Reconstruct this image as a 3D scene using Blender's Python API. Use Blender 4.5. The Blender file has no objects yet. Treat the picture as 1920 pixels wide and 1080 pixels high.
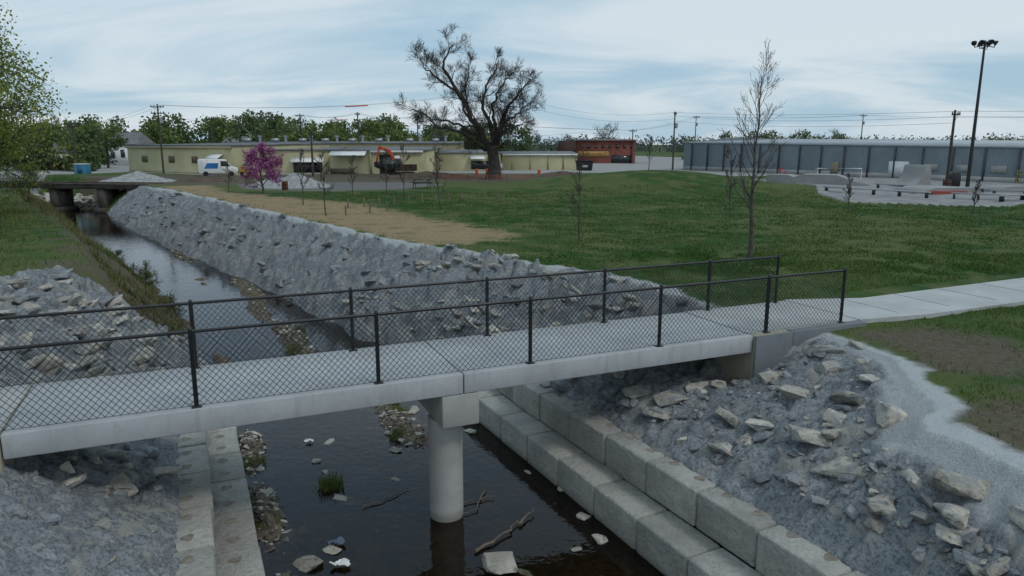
import bpy, bmesh, math, random
import numpy as np
from mathutils import Vector, Matrix
random.seed(7); RNG=np.random.default_rng(7)
SC=bpy.context.scene; COL=SC.collection

# ------------------------------------------------------------------ helpers
def ss(e0,e1,x):
    t=np.clip((x-e0)/(e1-e0),0,1); return t*t*(3-2*t)
def hash2(ix,iy,s=0):
    h=(ix.astype(np.int64)*374761393+iy.astype(np.int64)*668265263+s*982451653)&0x7fffffff
    h=((h^(h>>13))*1274126177)&0x7fffffff
    h=(h^(h>>16))&0x7fffffff
    return (h%100003)/100003.0
def vnoise(x,y,s=0):
    ix=np.floor(x);iy=np.floor(y);fx=x-ix;fy=y-iy
    fx=fx*fx*(3-2*fx);fy=fy*fy*(3-2*fy)
    a=hash2(ix,iy,s);b=hash2(ix+1,iy,s);c=hash2(ix,iy+1,s);d=hash2(ix+1,iy+1,s)
    return (a*(1-fx)+b*fx)*(1-fy)+(c*(1-fx)+d*fx)*fy
def fbm(x,y,o=4,s=0):
    r=0;a=.5;t=0
    for i in range(o):
        r=r+a*vnoise(x,y,s+i);t+=a;x=x*2.03+17.1;y=y*2.03+5.3;a*=.5
    return r/t
def cells(x,y,s=0):
    """lumpy tilted-stone height 0..1"""
    ix=np.floor(x);iy=np.floor(y)
    f1=np.full(x.shape,9.);f2=np.full(x.shape,9.);h=np.zeros(x.shape)
    for i in (-1,0,1):
        for j in (-1,0,1):
            cx=ix+i;cy=iy+j
            px=cx+.15+.7*hash2(cx,cy,s+1);py=cy+.15+.7*hash2(cx,cy,s+2)
            dx=x-px;dy=y-py;d=np.sqrt(dx*dx+dy*dy)
            hh=.25+.75*hash2(cx,cy,s+3)+dx*(hash2(cx,cy,s+4)-.5)*1.5+dy*(hash2(cx,cy,s+5)-.5)*1.5
            n=d<f1
            f2=np.where(n,f1,np.minimum(f2,d));h=np.where(n,hh,h);f1=np.where(n,d,f1)
    g=ss(0,.25,f2-f1)
    return h*g
def sdpoly(x,y,poly):
    d=np.full(x.shape,1e9);ins=np.zeros(x.shape,bool);n=len(poly)
    for i in range(n):
        ax,ay=poly[i];bx,by=poly[(i+1)%n]
        ex,ey=bx-ax,by-ay;wx=x-ax;wy=y-ay
        t=np.clip((wx*ex+wy*ey)/(ex*ex+ey*ey),0,1)
        d=np.minimum(d,(wx-t*ex)**2+(wy-t*ey)**2)
        c=((ay>y)!=(by>y))
        with np.errstate(divide='ignore',invalid='ignore'):
            xi=(bx-ax)*(y-ay)/((by-ay) if by!=ay else 1e-9)+ax
        ins^=(c&(x<xi))
    return np.where(ins,1,-1)*np.sqrt(d)
def link(o,parent=None):
    COL.objects.link(o)
    if parent: o.parent=parent
    return o
def empty(name,loc=(0,0,0),rz=0):
    e=bpy.data.objects.new(name,None);e.empty_display_size=.3
    e.location=loc;e.rotation_euler=(0,0,rz);COL.objects.link(e);return e
class MB:
    def __init__(s): s.V=[];s.F={};s.n=0
    def add(s,v,f,m=0):
        v=np.asarray(v,float).reshape(-1,3);f=np.asarray(f,int)
        s.V.append(v);s.F.setdefault((f.shape[1],m),[]).append(f+s.n);s.n+=len(v)
    def tube(s,p,r,k=5,m=0):
        p=np.asarray(p,float);r=np.asarray(r,float)*np.ones(len(p));n=len(p)
        t=np.gradient(p,axis=0);t/=np.sqrt((t*t).sum(1))[:,None]+1e-9
        if abs(t[:,2]).mean()>.6: a=np.stack([0*t[:,0],t[:,2],-t[:,1]],1)
        else: a=np.stack([t[:,1],-t[:,0],0*t[:,0]],1)
        a/=np.sqrt((a*a).sum(1))[:,None]+1e-9
        b=np.stack([t[:,1]*a[:,2]-t[:,2]*a[:,1],t[:,2]*a[:,0]-t[:,0]*a[:,2],t[:,0]*a[:,1]-t[:,1]*a[:,0]],1)
        th=np.arange(k)*2*np.pi/k
        v=p[:,None]+r[:,None,None]*(np.cos(th)[None,:,None]*a[:,None]+np.sin(th)[None,:,None]*b[:,None])
        i=np.arange(n-1)[:,None]*k;j=np.arange(k)[None];j2=(j+1)%k
        f=np.stack([i+j,i+j2,i+k+j2,i+k+j],-1).reshape(-1,4)
        s.add(v.reshape(-1,3),f,m)
        if k>=6 and n*k<400:
            s.add(v[-1],[list(range(k))],m); s.add(v[0],[list(range(k))[::-1]],m)
    def box(s,c,d,rz=0,m=0):
        c=np.array(c,float);d=np.array(d,float)/2
        v=np.array([[x,y,z] for x in(-1,1) for y in(-1,1) for z in(-1,1)])*d
        cs,sn=math.cos(rz),math.sin(rz)
        v=np.stack([v[:,0]*cs-v[:,1]*sn,v[:,0]*sn+v[:,1]*cs,v[:,2]],1)+c
        s.add(v,[[0,1,3,2],[4,6,7,5],[0,4,5,1],[2,3,7,6],[0,2,6,4],[1,5,7,3]],m)
    def prism(s,prof,w,m=0,axis='y',off=0):
        n=len(prof)
        v=[(x,off-w/2,z) for x,z in prof]+[(x,off+w/2,z) for x,z in prof]
        s.add(v,[list(range(n))],m);s.add(v,[list(range(n,2*n))[::-1]],m)
        s.add(v,[[i,i+n,(i+1)%n+n,(i+1)%n] for i in range(n)],m)
    def obj(s,name,mats,parent=None,smooth=False,bevel=0,loc=None,rz=0):
        me=bpy.data.meshes.new(name)
        V=np.concatenate(s.V);me.vertices.add(len(V));me.vertices.foreach_set('co',V.astype(np.float32).ravel())
        li=[];ls=[];mi=[];st=0
        for (k,m),fl in s.F.items():
            f=np.concatenate(fl);li.append(f.ravel());ls.append(st+np.arange(len(f))*k);mi.append(np.full(len(f),m));st+=f.size
        li=np.concatenate(li);ls=np.concatenate(ls);mi=np.concatenate(mi)
        me.loops.add(len(li));me.loops.foreach_set('vertex_index',li.astype(np.int32))
        me.polygons.add(len(ls));me.polygons.foreach_set('loop_start',ls.astype(np.int32))
        me.polygons.foreach_set('material_index',mi.astype(np.int32))
        me.update(calc_edges=True)
        if smooth: me.polygons.foreach_set('use_smooth',np.ones(len(ls),bool))
        for mt in (mats if isinstance(mats,(list,tuple)) else [mats]): me.materials.append(mt)
        if bevel:
            bm=bmesh.new();bm.from_mesh(me);bmesh.ops.remove_doubles(bm,verts=bm.verts,dist=1e-5)
            bmesh.ops.recalc_face_normals(bm,faces=bm.faces)
            bmesh.ops.bevel(bm,geom=bm.edges[:],offset=bevel,segments=2,affect='EDGES',profile=.5);bm.to_mesh(me);bm.free()
        o=bpy.data.objects.new(name,me)
        if loc is not None: o.location=loc;o.rotation_euler=(0,0,rz)
        return link(o,parent)

# ------------------------------------------------------------------ materials
class NT:
    def __init__(s,name):
        s.m=bpy.data.materials.new(name);s.m.use_nodes=True;s.t=s.m.node_tree
        s.b=s.t.nodes['Principled BSDF'];s.out=s.t.nodes['Material Output']
        s.g=s.t.nodes.new('ShaderNodeNewGeometry');s.pos=s.g.outputs['Position']
    def new(s,t,**k):
        n=s.t.nodes.new(t)
        for a,b in k.items(): setattr(n,a,b)
        return n
    def put(s,sock,v):
        if isinstance(v,bpy.types.NodeSocket): s.t.links.new(v,sock)
        elif v is not None:
            if sock.type=='RGBA' and not isinstance(v,(int,float)) and len(v)==3: v=(*v,1)
            sock.default_value=v
    def noise(s,scale,det=4,rough=.55,vec=None,dist=0):
        n=s.new('ShaderNodeTexNoise');s.put(n.inputs['Vector'],vec or s.pos)
        n.inputs['Scale'].default_value=scale;n.inputs['Detail'].default_value=det;n.inputs['Roughness'].default_value=rough
        n.inputs['Distortion'].default_value=dist;return n.outputs['Fac']
    def math(s,op,a,b=None,c=None,clamp=False):
        n=s.new('ShaderNodeMath',operation=op,use_clamp=clamp)
        s.put(n.inputs[0],a)
        if b is not None:s.put(n.inputs[1],b)
        if c is not None:s.put(n.inputs[2],c)
        return n.outputs[0]
    def mr(s,v,a,b,c=0.,d=1.):
        n=s.new('ShaderNodeMapRange',interpolation_type='SMOOTHSTEP')
        s.put(n.inputs[0],v)
        for i,q in enumerate((a,b,c,d)): n.inputs[i+1].default_value=q
        return n.outputs[0]
    def mix(s,f,a,b,mode='MIX'):
        n=s.new('ShaderNodeMix',data_type='RGBA',blend_type=mode)
        s.put(n.inputs[0],f);s.put(n.inputs[6],a);s.put(n.inputs[7],b);return n.outputs[2]
    def attr(s,name):
        n=s.new('ShaderNodeAttribute',attribute_name=name);return n.outputs['Fac']
    def scale(s,v):
        n=s.new('ShaderNodeVectorMath',operation='MULTIPLY');s.put(n.inputs[0],s.pos);n.inputs[1].default_value=v;return n.outputs[0]
    def bump(s,h,st=.3,d=.02):
        n=s.new('ShaderNodeBump');n.inputs['Strength'].default_value=st;s.put(n.inputs['Height'],h)
        s.put(n.inputs['Distance'],d)
        s.t.links.new(n.outputs[0],s.b.inputs['Normal']);return n
    def fin(s,col,rough=.85,spec=.3):
        s.put(s.b.inputs['Base Color'],col);s.put(s.b.inputs['Roughness'],rough)
        s.b.inputs['Specular IOR Level'].default_value=spec;return s.m
def M(name,c1,c2=None,sc=2.,rough=.85,bs=.25,bsc=25.,bd=.01,isl=0,metal=0,spec=.3,lo=.35,hi=.65):
    n=NT(name);c2=c2 or tuple(q*.72 for q in c1)
    f=n.mr(n.noise(sc,3,.6),lo,hi)
    col=n.mix(f,c1,c2)
    if bs: n.bump(n.noise(bsc,3,.6),bs,bd)
    n.b.inputs['Metallic'].default_value=metal
    return n.fin(col,rough,spec)
def concrete_mat(name,c,streak=.3,pores=True,isl=0.):
    n=NT(name)
    a=n.noise(.9,5,.65);b=n.noise(9,5,.7);v=n.noise(3,4,.6,vec=n.scale((2.5,2.5,.35)))
    col=n.mix(n.mr(a,.3,.7),c,tuple(q*.80 for q in c))
    if streak: col=n.mix(n.math('MULTIPLY',n.mr(v,.5,.75),streak),col,tuple(q*.45 for q in c))
    col=n.mix(n.math('MULTIPLY',n.mr(b,.52,.72),.35),col,tuple(q*.62*w for q,w in zip(c,(1.05,1,.9))))
    n.bump(n.noise(30,5,.75),.4,.012)
    return n.fin(col,.85,.3)
CONC=concrete_mat('bridge_concrete',(.40,.42,.43))
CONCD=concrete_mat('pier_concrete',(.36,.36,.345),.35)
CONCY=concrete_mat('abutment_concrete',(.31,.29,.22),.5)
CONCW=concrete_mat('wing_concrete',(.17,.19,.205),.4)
PATH=concrete_mat('path_concrete',(.43,.445,.44),.1)
BLACK=M('black_vinyl',(.006,.006,.007),(.012,.012,.013),8,.4,0,spec=.5)
BARK=M('dark_bark',(.034,.029,.025),(.060,.054,.047),3,.95,.6,14,.04)
BARK2=M('grey_bark',(.10,.092,.082),(.055,.048,.042),6,.95,.4,30,.01)
WOOD=M('weathered_wood',(.085,.07,.058),(.05,.042,.036),3,.9,.3,20,.02)
WIRE=M('wire_black',(.012,.012,.013),(.02,.02,.02),1,.6,0)
STEEL=M('galvanised_steel',(.38,.40,.41),(.28,.3,.31),6,.45,.1,60,.003,metal=.6)
WHITE=M('white_paint',(.72,.73,.72),(.6,.61,.6),3,.6,.1)
GLASS=M('dark_glass',(.012,.015,.018),(.03,.035,.04),1.5,.12,0,spec=.6)
RUBBER=M('tyre_rubber',(.015,.015,.015),(.03,.03,.03),5,.9,.2)
ORANGE=M('orange_paint',(.62,.10,.03),(.45,.07,.025),3,.5,.1)
RED=M('red_paint',(.42,.035,.025),(.3,.03,.025),3,.6,.1)

def rock_mat(name,c1,c2,dk,dust=(.25,.27,.285),df=.7):
    n=NT(name);r=n.g.outputs['Random Per Island']
    a=n.noise(3.2,5,.65);b=n.noise(13,5,.75)
    col=n.mix(n.mr(a,.38,.62),c1,c2)
    col=n.mix(n.math('MULTIPLY',n.mr(b,.54,.64),.7),col,dk)
    col=n.mix(n.math('MULTIPLY',n.mr(n.noise(6,4,.7),.48,.6),df),col,dust)
    h=n.new('ShaderNodeHueSaturation');n.put(h.inputs['Value'],n.math('MULTIPLY_ADD',r,.5,.74));n.put(h.inputs['Color'],col)
    col=h.outputs[0]
    n.bump(n.math('ADD',n.math('MULTIPLY',a,1.6),b),.8,.05)
    return n.fin(col,.92,.2)
ROCK=rock_mat('limestone_rock',(.50,.47,.40),(.36,.34,.30),(.15,.14,.125))
ROCKG=rock_mat('grouted_rock',(.26,.28,.295),(.20,.215,.225),(.11,.11,.11))
STONE=rock_mat('creek_stone',(.16,.145,.12),(.10,.09,.075),(.04,.035,.03),(.10,.095,.085),.4)

# ------------------------------------------------------------------ terrain
def tab(y,t):
    a=np.array(t);return np.interp(y,a[:,0],a[:,1])
RTt=[(-10,14),(4,6.6),(7.4,5.85),(8.8,5.6),(10,6.0),(11.3,6.6),(12.2,6.7),(13.4,6.35),(14.4,5.4),(15.6,4.6),(18.35,3.9),(20.2,2.58),(22,.66),(24.8,-1.6),(25.8,-3.2),(31.9,-7.6),(41.4,-14.7),(48.8,-20.2),(58.7,-27.9),(66,-34),(80,-45),(100,-73),(160,-150)]
RWt=[(-10,12.08),(9.11,2.45),(15.4,-.72),(16.5,-1.27),(21.1,-3.9),(26,-7.7),(30.4,-10.6),(35,-14.2),(44.6,-22),(63.2,-35.4),(80,-47),(100,-76),(160,-155)]
LWt=[(-10,5.17),(8.7,-3.3),(14,-5.7),(15.8,-6.5),(20,-8.6),(25.1,-12.1),(29.8,-15.1),(38.3,-21.8),(54.9,-33.9),(63,-41),(80,-56),(100,-86),(160,-170)]
LTt=[(-10,1),(4,-5.6),(8,-7.3),(10,-8.3),(13,-10),(16,-12),(18.7,-13.6),(20.8,-13.3),(23,-13.9),(31,-19.3),(43,-28),(55,-37),(63,-45),(80,-60),(100,-91),(160,-178)]
STRAW=[(-28,59),(-30.5,63),(-27.5,65),(-22,56),(-15.8,50),(-10,45),(-5.6,38.2),(-2.2,33.5),(.2,29.5),(-.6,27),(-2.5,25.5),(-3.5,26.2),(-7.8,32.2),(-14.9,41.7),(-20.4,49)]
SKATE=[(24,74),(30,78),(44,77),(56,66),(48,50),(36,47),(28.6,42),(21,45.5),(22,52),(25,60)]
DIRT=[(-50,86),(-44,72),(-38,68),(-30,65),(-24,64),(-16,67),(-8,70),(-2,70),(6,72),(9,80),(5,93),(-20,92),(-34,87)]
ASPH=[(-22,59.5),(-14,56),(-8.5,58.5),(-6,66),(-10,70),(-19,70),(-25,66)]
ROAD=[(-120,140),(-110,92),(-60,84),(-50,95),(-34,85),(-20,90),(10,92),(18,86),(30,84),(34,78),(60,72),(90,40),(120,60),(60,140),(22,300),(17,300),(14,140)]
BARE=[(6.5,13.7),(6.9,11.2),(7.6,10.0),(9,11),(9.6,13),(8.2,14.4)]
BARE2=[(5.8,9.6),(5.7,8),(6.6,7.4),(7.6,8.6),(7.2,10)]
def terrain(x,y):
    rt=tab(y,RTt);rw=tab(y,RWt);lw=tab(y,LWt);lt=tab(y,LTt)
    w=1-ss(16.2,17.8,y)
    wig=(fbm(x*.5,y*.5,3,30)-.5)*1.2*(1-w)
    rt=rt+wig*.6+(fbm(x*.9+3,y*.9,3,33)-.5)*.7*w*ss(13.5,12,y);rw_=rw+wig;lw_=lw-wig;
    g=2.6+(fbm(x*.12,y*.12,3,5)-.5)*.25*ss(6,30,np.abs(x+y*.5)+y*.3)
    g=g+1.45*np.exp(-((x-12.5)/8.5)**2-((y-60)/5.5)**2)+.45*np.exp(-((x-3)/6)**2-((y-62)/5)**2)
    g=g-.02
    bed=-.15+(fbm(x*1.3,y*1.3,4,9)-.5)*.18
    bed=bed+.27*np.exp(-((x-(lw+.25))/.33)**2)*ss(7,9,y)*(.25+1.0*vnoise(x*1.5,y*.7,3))
    def bar(cx,cy,l,wd,h):
        dx=x-cx;dy=y-cy;u=-.47*dx+.883*dy;v=.883*dx+.47*dy
        return h*np.exp(-(u/l)**2-(v/wd)**2)
    bed=bed+bar(-2.6,15.4,1.7,.42,.3)+bar(-7.1,22.6,2.4,.42,.34)+bar(-11.6,31,4,.5,.3)+bar(-19,41,3.5,.6,.25)+bar(.2,9.6,.7,.35,.2)+bar(-14.5,33,2,.5,.2)+bar(-9.6,26.5,2,.4,.24)
    bed=bed-.1*np.exp(-((x-.6)/.9)**2-((y-11)/2.)**2)
    x0=rw_+.75*w;x1=rw_+1.0*w+.05;z1=-.15+1.23*w
    t=np.clip((x-x0)/(x1-x0),0,1);zr=bed*(1-t)+z1*t
    t2=np.clip((x-x1)/(rt-x1),0,1.);prof=t2*(1.0)+.06*np.sin(t2*np.pi)
    zr=np.where(x>x1,z1+(g-.05-z1)*prof-.55*np.exp(-((x-4.3)/.9)**2-((y-13.9)/1.2)**2),zr);zr=np.where(x>rt,g-.05*(1-ss(0,.8,x-rt)),zr)
    x0=lw_-.75*w;x1=lw_-1.0*w-.05;z1l=-.15+1.03*w
    t=np.clip((x0-x)/(x0-x1),0,1);zl=bed*(1-t)+z1l*t
    t2=np.clip((x1-x)/(x1-lt),0,1.)
    prof=np.where(y>22,t2**.75,t2)
    zl=np.where(x<x1,z1l+(g-z1l)*prof,zl);zl=np.where(x<lt,g,zl)
    mid=(rw+lw)/2
    z=np.where(x>mid,zr,zl)
    q={}
    inR=np.minimum((x-(rw_+.9*w))*.85,(rt-x)*.85)
    inL=np.minimum(np.minimum((lw_-.9*w-x)*.85,(x-(lt-.3))*.85),(21.3-y)*.6)
    q['rip']=np.maximum(np.minimum(inR,(66-y)*.6),inL)
    q['strip']=np.minimum(np.minimum(.36+.12*w*ss(13,9,y)-np.abs(x-(rt-.1)),(62-y)*.5),1.)
    q['bed']=np.minimum((rw_+.9*w+.1)-x,x-(lw_-.9*w-.1))
    amp=ss(0,.35,q['rip'])
    wx=x+(fbm(x*1.1,y*1.1,2,71)-.5)*.5;wy=y+(fbm(x*1.1,y*1.1,2,73)-.5)*.5
    c1=cells(wx*1.45+wy*.3,wy*1.45-wx*.2,1);c2=cells(wx*3.1,wy*3.1,8)
    near=(1-ss(13,16,y))*(x>mid)+(1-ss(12,14,y))*(x<=mid);far=1-near
    z=z+amp*((c1*.29+c2*.12)*far+(c1*.10+c2*.09)*near+(fbm(x*4,y*4,4,60)-.5)*(.14-.02*near))*(1-ss(.0,.4,q['strip'])*.75)
    z=z+(1-amp)*(fbm(x*3,y*3,3,61)-.5)*.05*ss(-.2,.4,np.abs(x-mid)-2.6)
    dl=ss(0,1,(lw_-x))*ss(0,1,x-lt)*ss(21,23,y)
    z=z+dl*(fbm(x*.9,y*.9,4,77)-.5)*.9
    q['straw']=sdpoly(x,y,STRAW);q['skate']=sdpoly(x,y,SKATE);q['asph']=sdpoly(x,y,ASPH);q['road']=sdpoly(x,y,ROAD)
    q['dirt']=np.maximum(np.maximum(sdpoly(x,y,DIRT),sdpoly(x,y,BARE)+.0),sdpoly(x,y,BARE2))
    q['dirt']=np.maximum(q['dirt'],np.minimum(np.minimum((lt+1.2)-x+2,(x-lt+.3))*.5,(y-21)*.5))
    z=np.where(q['skate']>0,z+.12,z)
    return z,q
ys=[-9.]
while ys[-1]<3400:
    y=ys[-1]
    ys.append(y+(.5 if y<5 else max(.045,.0052*(y)) if y<110 else .06*y))
ys=np.array(ys)
aa=np.concatenate([np.linspace(-2.6,-1.02,50),np.linspace(-1.0,.80,860),np.linspace(.82,2.6,50)])
A,Y=np.meshgrid(aa,ys);X=A*(Y+14)
Z,Q=terrain(X,Y)
nr,nc=X.shape
mb=MB();idx=np.arange(nr*nc).reshape(nr,nc)
mb.add(np.stack([X,Y,Z],-1).reshape(-1,3),np.stack([idx[:-1,:-1],idx[:-1,1:],idx[1:,1:],idx[1:,:-1]],-1).reshape(-1,4))
def ground_mat():
    n=NT('ground_material')
    big=n.noise(.10,3,.6);med=n.noise(.8,4,.62);fine=n.noise(7,4,.7);vf=n.noise(42,2,.7)
    g=n.mix(n.mr(big,.44,.56),(.026,.068,.014),(.070,.098,.028))
    g=n.mix(n.mr(med,.46,.66),g,(.088,.100,.036))
    g=n.mix(n.math('MULTIPLY',n.mr(fine,.5,.7),.5),g,(.018,.046,.010))
    g=n.mix(n.math('MULTIPLY',n.mr(vf,.58,.7),.4),g,(.11,.11,.05))
    def mask(name,amp,w,sc=fine):
        v=n.math('ADD',n.attr(name),n.math('MULTIPLY',n.math('SUBTRACT',sc,.5),amp));return n.mr(v,-w,w)
    soil=n.mix(n.mr(fine,.35,.65),(.085,.066,.048),(.13,.11,.085))
    soil=n.mix(n.mr(vf,.5,.65),soil,(.055,.045,.036))
    c=n.mix(n.math('MULTIPLY',mask('dirt',3.6,.5,med),.85),g,soil)
    st=n.mix(n.mr(fine,.3,.7),(.30,.225,.13),(.20,.15,.085));st=n.mix(n.mr(med,.50,.68),st,(.14,.13,.065))
    c=n.mix(mask('straw',5,.5,med),c,st)
    c=n.mix(mask('road',.8,.3),c,n.mix(fine,(.24,.24,.235),(.32,.32,.31)))
    c=n.mix(mask('asph',.8,.2),c,n.mix(fine,(.11,.105,.10),(.16,.155,.15)))
    c=n.mix(mask('skate',.05,.05),c,n.mix(n.mr(med,.35,.65),(.28,.28,.275),(.20,.205,.21)))
    rg=n.noise(18,4,.8)
    rip=n.mix(n.mr(med,.35,.7),(.27,.295,.31),(.185,.205,.22))
    rip=n.mix(n.mr(n.noise(3.1,3,.7),.46,.66),rip,(.35,.37,.38))
    rip=n.mix(n.math('MULTIPLY',n.mr(rg,.47,.58),.7),rip,(.095,.104,.112))
    rip=n.mix(n.math('MULTIPLY',n.mr(n.noise(1.7,3,.6,dist=.6),.56,.63),.55),rip,(.36,.34,.295))
    rm=mask('rip',.35,.06)
    c=n.mix(rm,c,rip)
    sp=n.mix(n.mr(vf,.4,.7),(.40,.425,.43),(.28,.30,.305))
    c=n.mix(mask('strip',1.1,.12,med),c,sp)
    bd=n.mix(n.mr(fine,.4,.6),(.062,.05,.036),(.15,.13,.095));bd=n.mix(n.mr(med,.55,.7),bd,(.045,.052,.022))
    c=n.mix(mask('bed',.3,.05),c,bd)
    hgt=n.math('ADD',n.math('ADD',fine,vf),n.math('MULTIPLY',rg,n.math('MULTIPLY_ADD',rm,2.2,.3)))
    n.bump(hgt,.7,n.math('MULTIPLY_ADD',rm,.018,.02))
    return n.fin(c,.95,.15)
GR=mb.obj('ground',ground_mat(),smooth=True)
for k in ('rip','strip','bed','straw','skate','asph','road','dirt'):
    a=GR.data.attributes.new(k,'FLOAT','POINT');a.data.foreach_set('value',np.clip(Q[k],-5,5).astype(np.float32).ravel())
def look(x,y,keys=()):
    x=np.asarray(x,float);y=np.asarray(y,float)
    r=np.clip(np.searchsorted(ys,y)-1,0,nr-2);fr=np.clip((y-ys[r])/(ys[r+1]-ys[r]),0,1)
    a=x/(y+14);c=np.clip(np.searchsorted(aa,a)-1,0,nc-2);fc=np.clip((a-aa[c])/(aa[c+1]-aa[c]),0,1)
    def L(G): return (G[r,c]*(1-fc)+G[r,c+1]*fc)*(1-fr)+(G[r+1,c]*(1-fc)+G[r+1,c+1]*fc)*fr
    return L(Z),{k:L(Q[k]) for k in keys}
def gz(x,y): return float(look(x,y)[0])

# ------------------------------------------------------------------ water
n=NT('creek_water')
w1=n.noise(5,2,.6,dist=.4);w2=n.noise(1.2,1,.5)
bmp=n.new('ShaderNodeBump');bmp.inputs['Strength'].default_value=.25;bmp.inputs['Distance'].default_value=.02;n.put(bmp.inputs['Height'],n.math('ADD',w1,w2))
fr=n.new('ShaderNodeFresnel');fr.inputs['IOR'].default_value=1.30;n.t.links.new(bmp.outputs[0],fr.inputs['Normal'])
gl=n.new('ShaderNodeBsdfGlossy');gl.inputs['Roughness'].default_value=.04;gl.inputs['Color'].default_value=(.92,.95,1,1);n.t.links.new(bmp.outputs[0],gl.inputs['Normal'])
tr=n.new('ShaderNodeBsdfTransparent');tr.inputs['Color'].default_value=(.50,.41,.28,1)
df=n.new('ShaderNodeBsdfDiffuse');df.inputs['Color'].default_value=(.008,.007,.005,1)
m1=n.new('ShaderNodeMixShader');m1.inputs[0].default_value=.3;n.t.links.new(tr.outputs[0],m1.inputs[1]);n.t.links.new(df.outputs[0],m1.inputs[2])
m2=n.new('ShaderNodeMixShader');n.t.links.new(fr.outputs[0],m2.inputs[0]);n.t.links.new(m1.outputs[0],m2.inputs[1]);n.t.links.new(gl.outputs[0],m2.inputs[2])
n.t.links.new(m2.outputs[0],n.out.inputs['Surface'])
mb=MB();mb.add([(-90,-8,0),(14,-8,0),(14,100,0),(-90,100,0)],[[0,1,2,3]]);mb.obj('creek_water',n.m)

# ------------------------------------------------------------------ rocks
def rock_variant(seed,cut=14,bev=.06):
    r=np.random.default_rng(seed);bm=bmesh.new()
    for i in range(cut):
        v=r.normal(size=3);v/=np.abs(v).max()**.8*np.linalg.norm(v)**.2;v*=r.uniform(.8,1.1)
        bm.verts.new(v*np.array([1,.72,.55]))
    res=bmesh.ops.convex_hull(bm,input=bm.verts)
    bmesh.ops.delete(bm,geom=[g for g in res['geom_interior'] if isinstance(g,bmesh.types.BMVert)],context='VERTS')
    bmesh.ops.dissolve_limit(bm,angle_limit=.3,verts=bm.verts,edges=bm.edges)
    bmesh.ops.bevel(bm,geom=bm.edges[:],offset=bev,segments=2,affect='EDGES',profile=.6)
    bmesh.ops.triangulate(bm,faces=bm.faces)
    bmesh.ops.subdivide_edges(bm,edges=[e for e in bm.edges if e.calc_length()>.35],cuts=1)
    bmesh.ops.triangulate(bm,faces=bm.faces)
    bm.verts.ensure_lookup_table()
    V=np.array([v.co[:] for v in bm.verts]);F=np.array([[v.index for v in f.verts] for f in bm.faces]);bm.free()
    V+=(r.random(V.shape)-.5)*.06
    return V,F
RV=[rock_variant(100+i) for i in range(14)]
def put_rock(mb,x,y,s,z=None,embed=.2,flat=1.,rz=None,tilt=.35,m=0,v=None,slope=0.):
    V,F=RV[random.randrange(14) if v is None else v]
    R=Matrix.Rotation(slope,3,Vector((.447,-.894,0)))@Matrix.Rotation(random.uniform(-tilt,tilt),3,'X')@Matrix.Rotation(random.uniform(-tilt,tilt),3,'Y')@Matrix.Rotation(random.uniform(0,6.28) if rz is None else rz,3,'Z')
    W=(V*np.array([s,s,s*flat]))@np.array(R).T
    if z is None: z=gz(x,y)
    mb.add(W+np.array([x,y,z+s*.5*flat-embed*s]),F,m)
mb=MB()
for x,y,s in [(4.75,12.35,.44),(4.8,11.4,.42),(5.85,12.9,.38),(5.3,10.7,.38),(5.35,9.7,.42),(4.4,9.9,.36),(4.0,10.95,.26),(4.45,9.05,.50),(5.3,8.0,.44),(4.65,8.2,.3),(5.1,7.6,.36),(6.4,12.9,.22),(4.9,10.2,.32),(3.6,11.4,.3),(2.9,12.6,.36),(3.6,12.9,.40),(2.4,13.2,.34),(5.6,12.1,.34),(6.1,11.9,.2),(5.6,7.0,.4),(5.8,11.2,.24),(2.6,12.2,.27),(3.3,10.6,.26),(3.9,9.3,.26),
    (-6.9,10.9,.3),(-6.2,10.4,.22),(-6.5,11.9,.3),(-5.6,9.5,.33),(-6.0,9.0,.25),(-5.5,10.6,.24),(-7.2,12.1,.3),(-5.2,8.3,.25),(-6.5,9.9,.2)]:
    put_rock(mb,x,y,s,embed=.28,flat=.62,tilt=.28,slope=-.3 if x>0 else .3)
for k in range(150):
    y=random.uniform(14,25);rw=float(tab(y,RWt));rt=float(tab(y,RTt));x=random.uniform(rw+1.0,rt-.3)
    put_rock(mb,x,y,random.uniform(.15,.36),embed=.26,flat=.62,tilt=.35,slope=-.3,m=random.choice([0,0,1]))
for k in range(130):
    y=random.uniform(23,60);rw=float(tab(y,RWt));rt=float(tab(y,RTt));x=random.uniform(rw+.4,rt-.5)
    put_rock(mb,x,y,random.uniform(.15,.34),embed=.36,flat=.7,tilt=.5,m=1,slope=-.3)
for k in range(110):
    y=random.uniform(12.5,20.5);lw=float(tab(y,LWt));lt=float(tab(y,LTt));x=random.uniform(lt+.3,lw-1.1)
    put_rock(mb,x,y,random.uniform(.18,.42),embed=.32,flat=.6,tilt=.35,m=random.choice([0,0,1]),slope=.3)
for k in range(260):
    y=random.uniform(6,13.5);rw=float(tab(y,RWt));rt=float(tab(y,RTt));x=random.uniform(rw+1.4,max(rt-.7,rw+1.5))
    put_rock(mb,x,y,random.choice([.03,.04,.04,.05,.06,.07,.09,.13,.18]),embed=.25,flat=.8,tilt=.5,m=random.choice([0,1,1,1]))
for k in range(60):
    y=random.uniform(6,11.5);lw=float(tab(y,LWt));x=random.uniform(-7,lw-1.4)
    put_rock(mb,x,y,random.choice([.04,.06,.08,.12]),embed=.25,tilt=.6,m=random.choice([0,1]))
mb.obj('riprap_rocks',[ROCK,ROCKG])
mb=MB()
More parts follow.
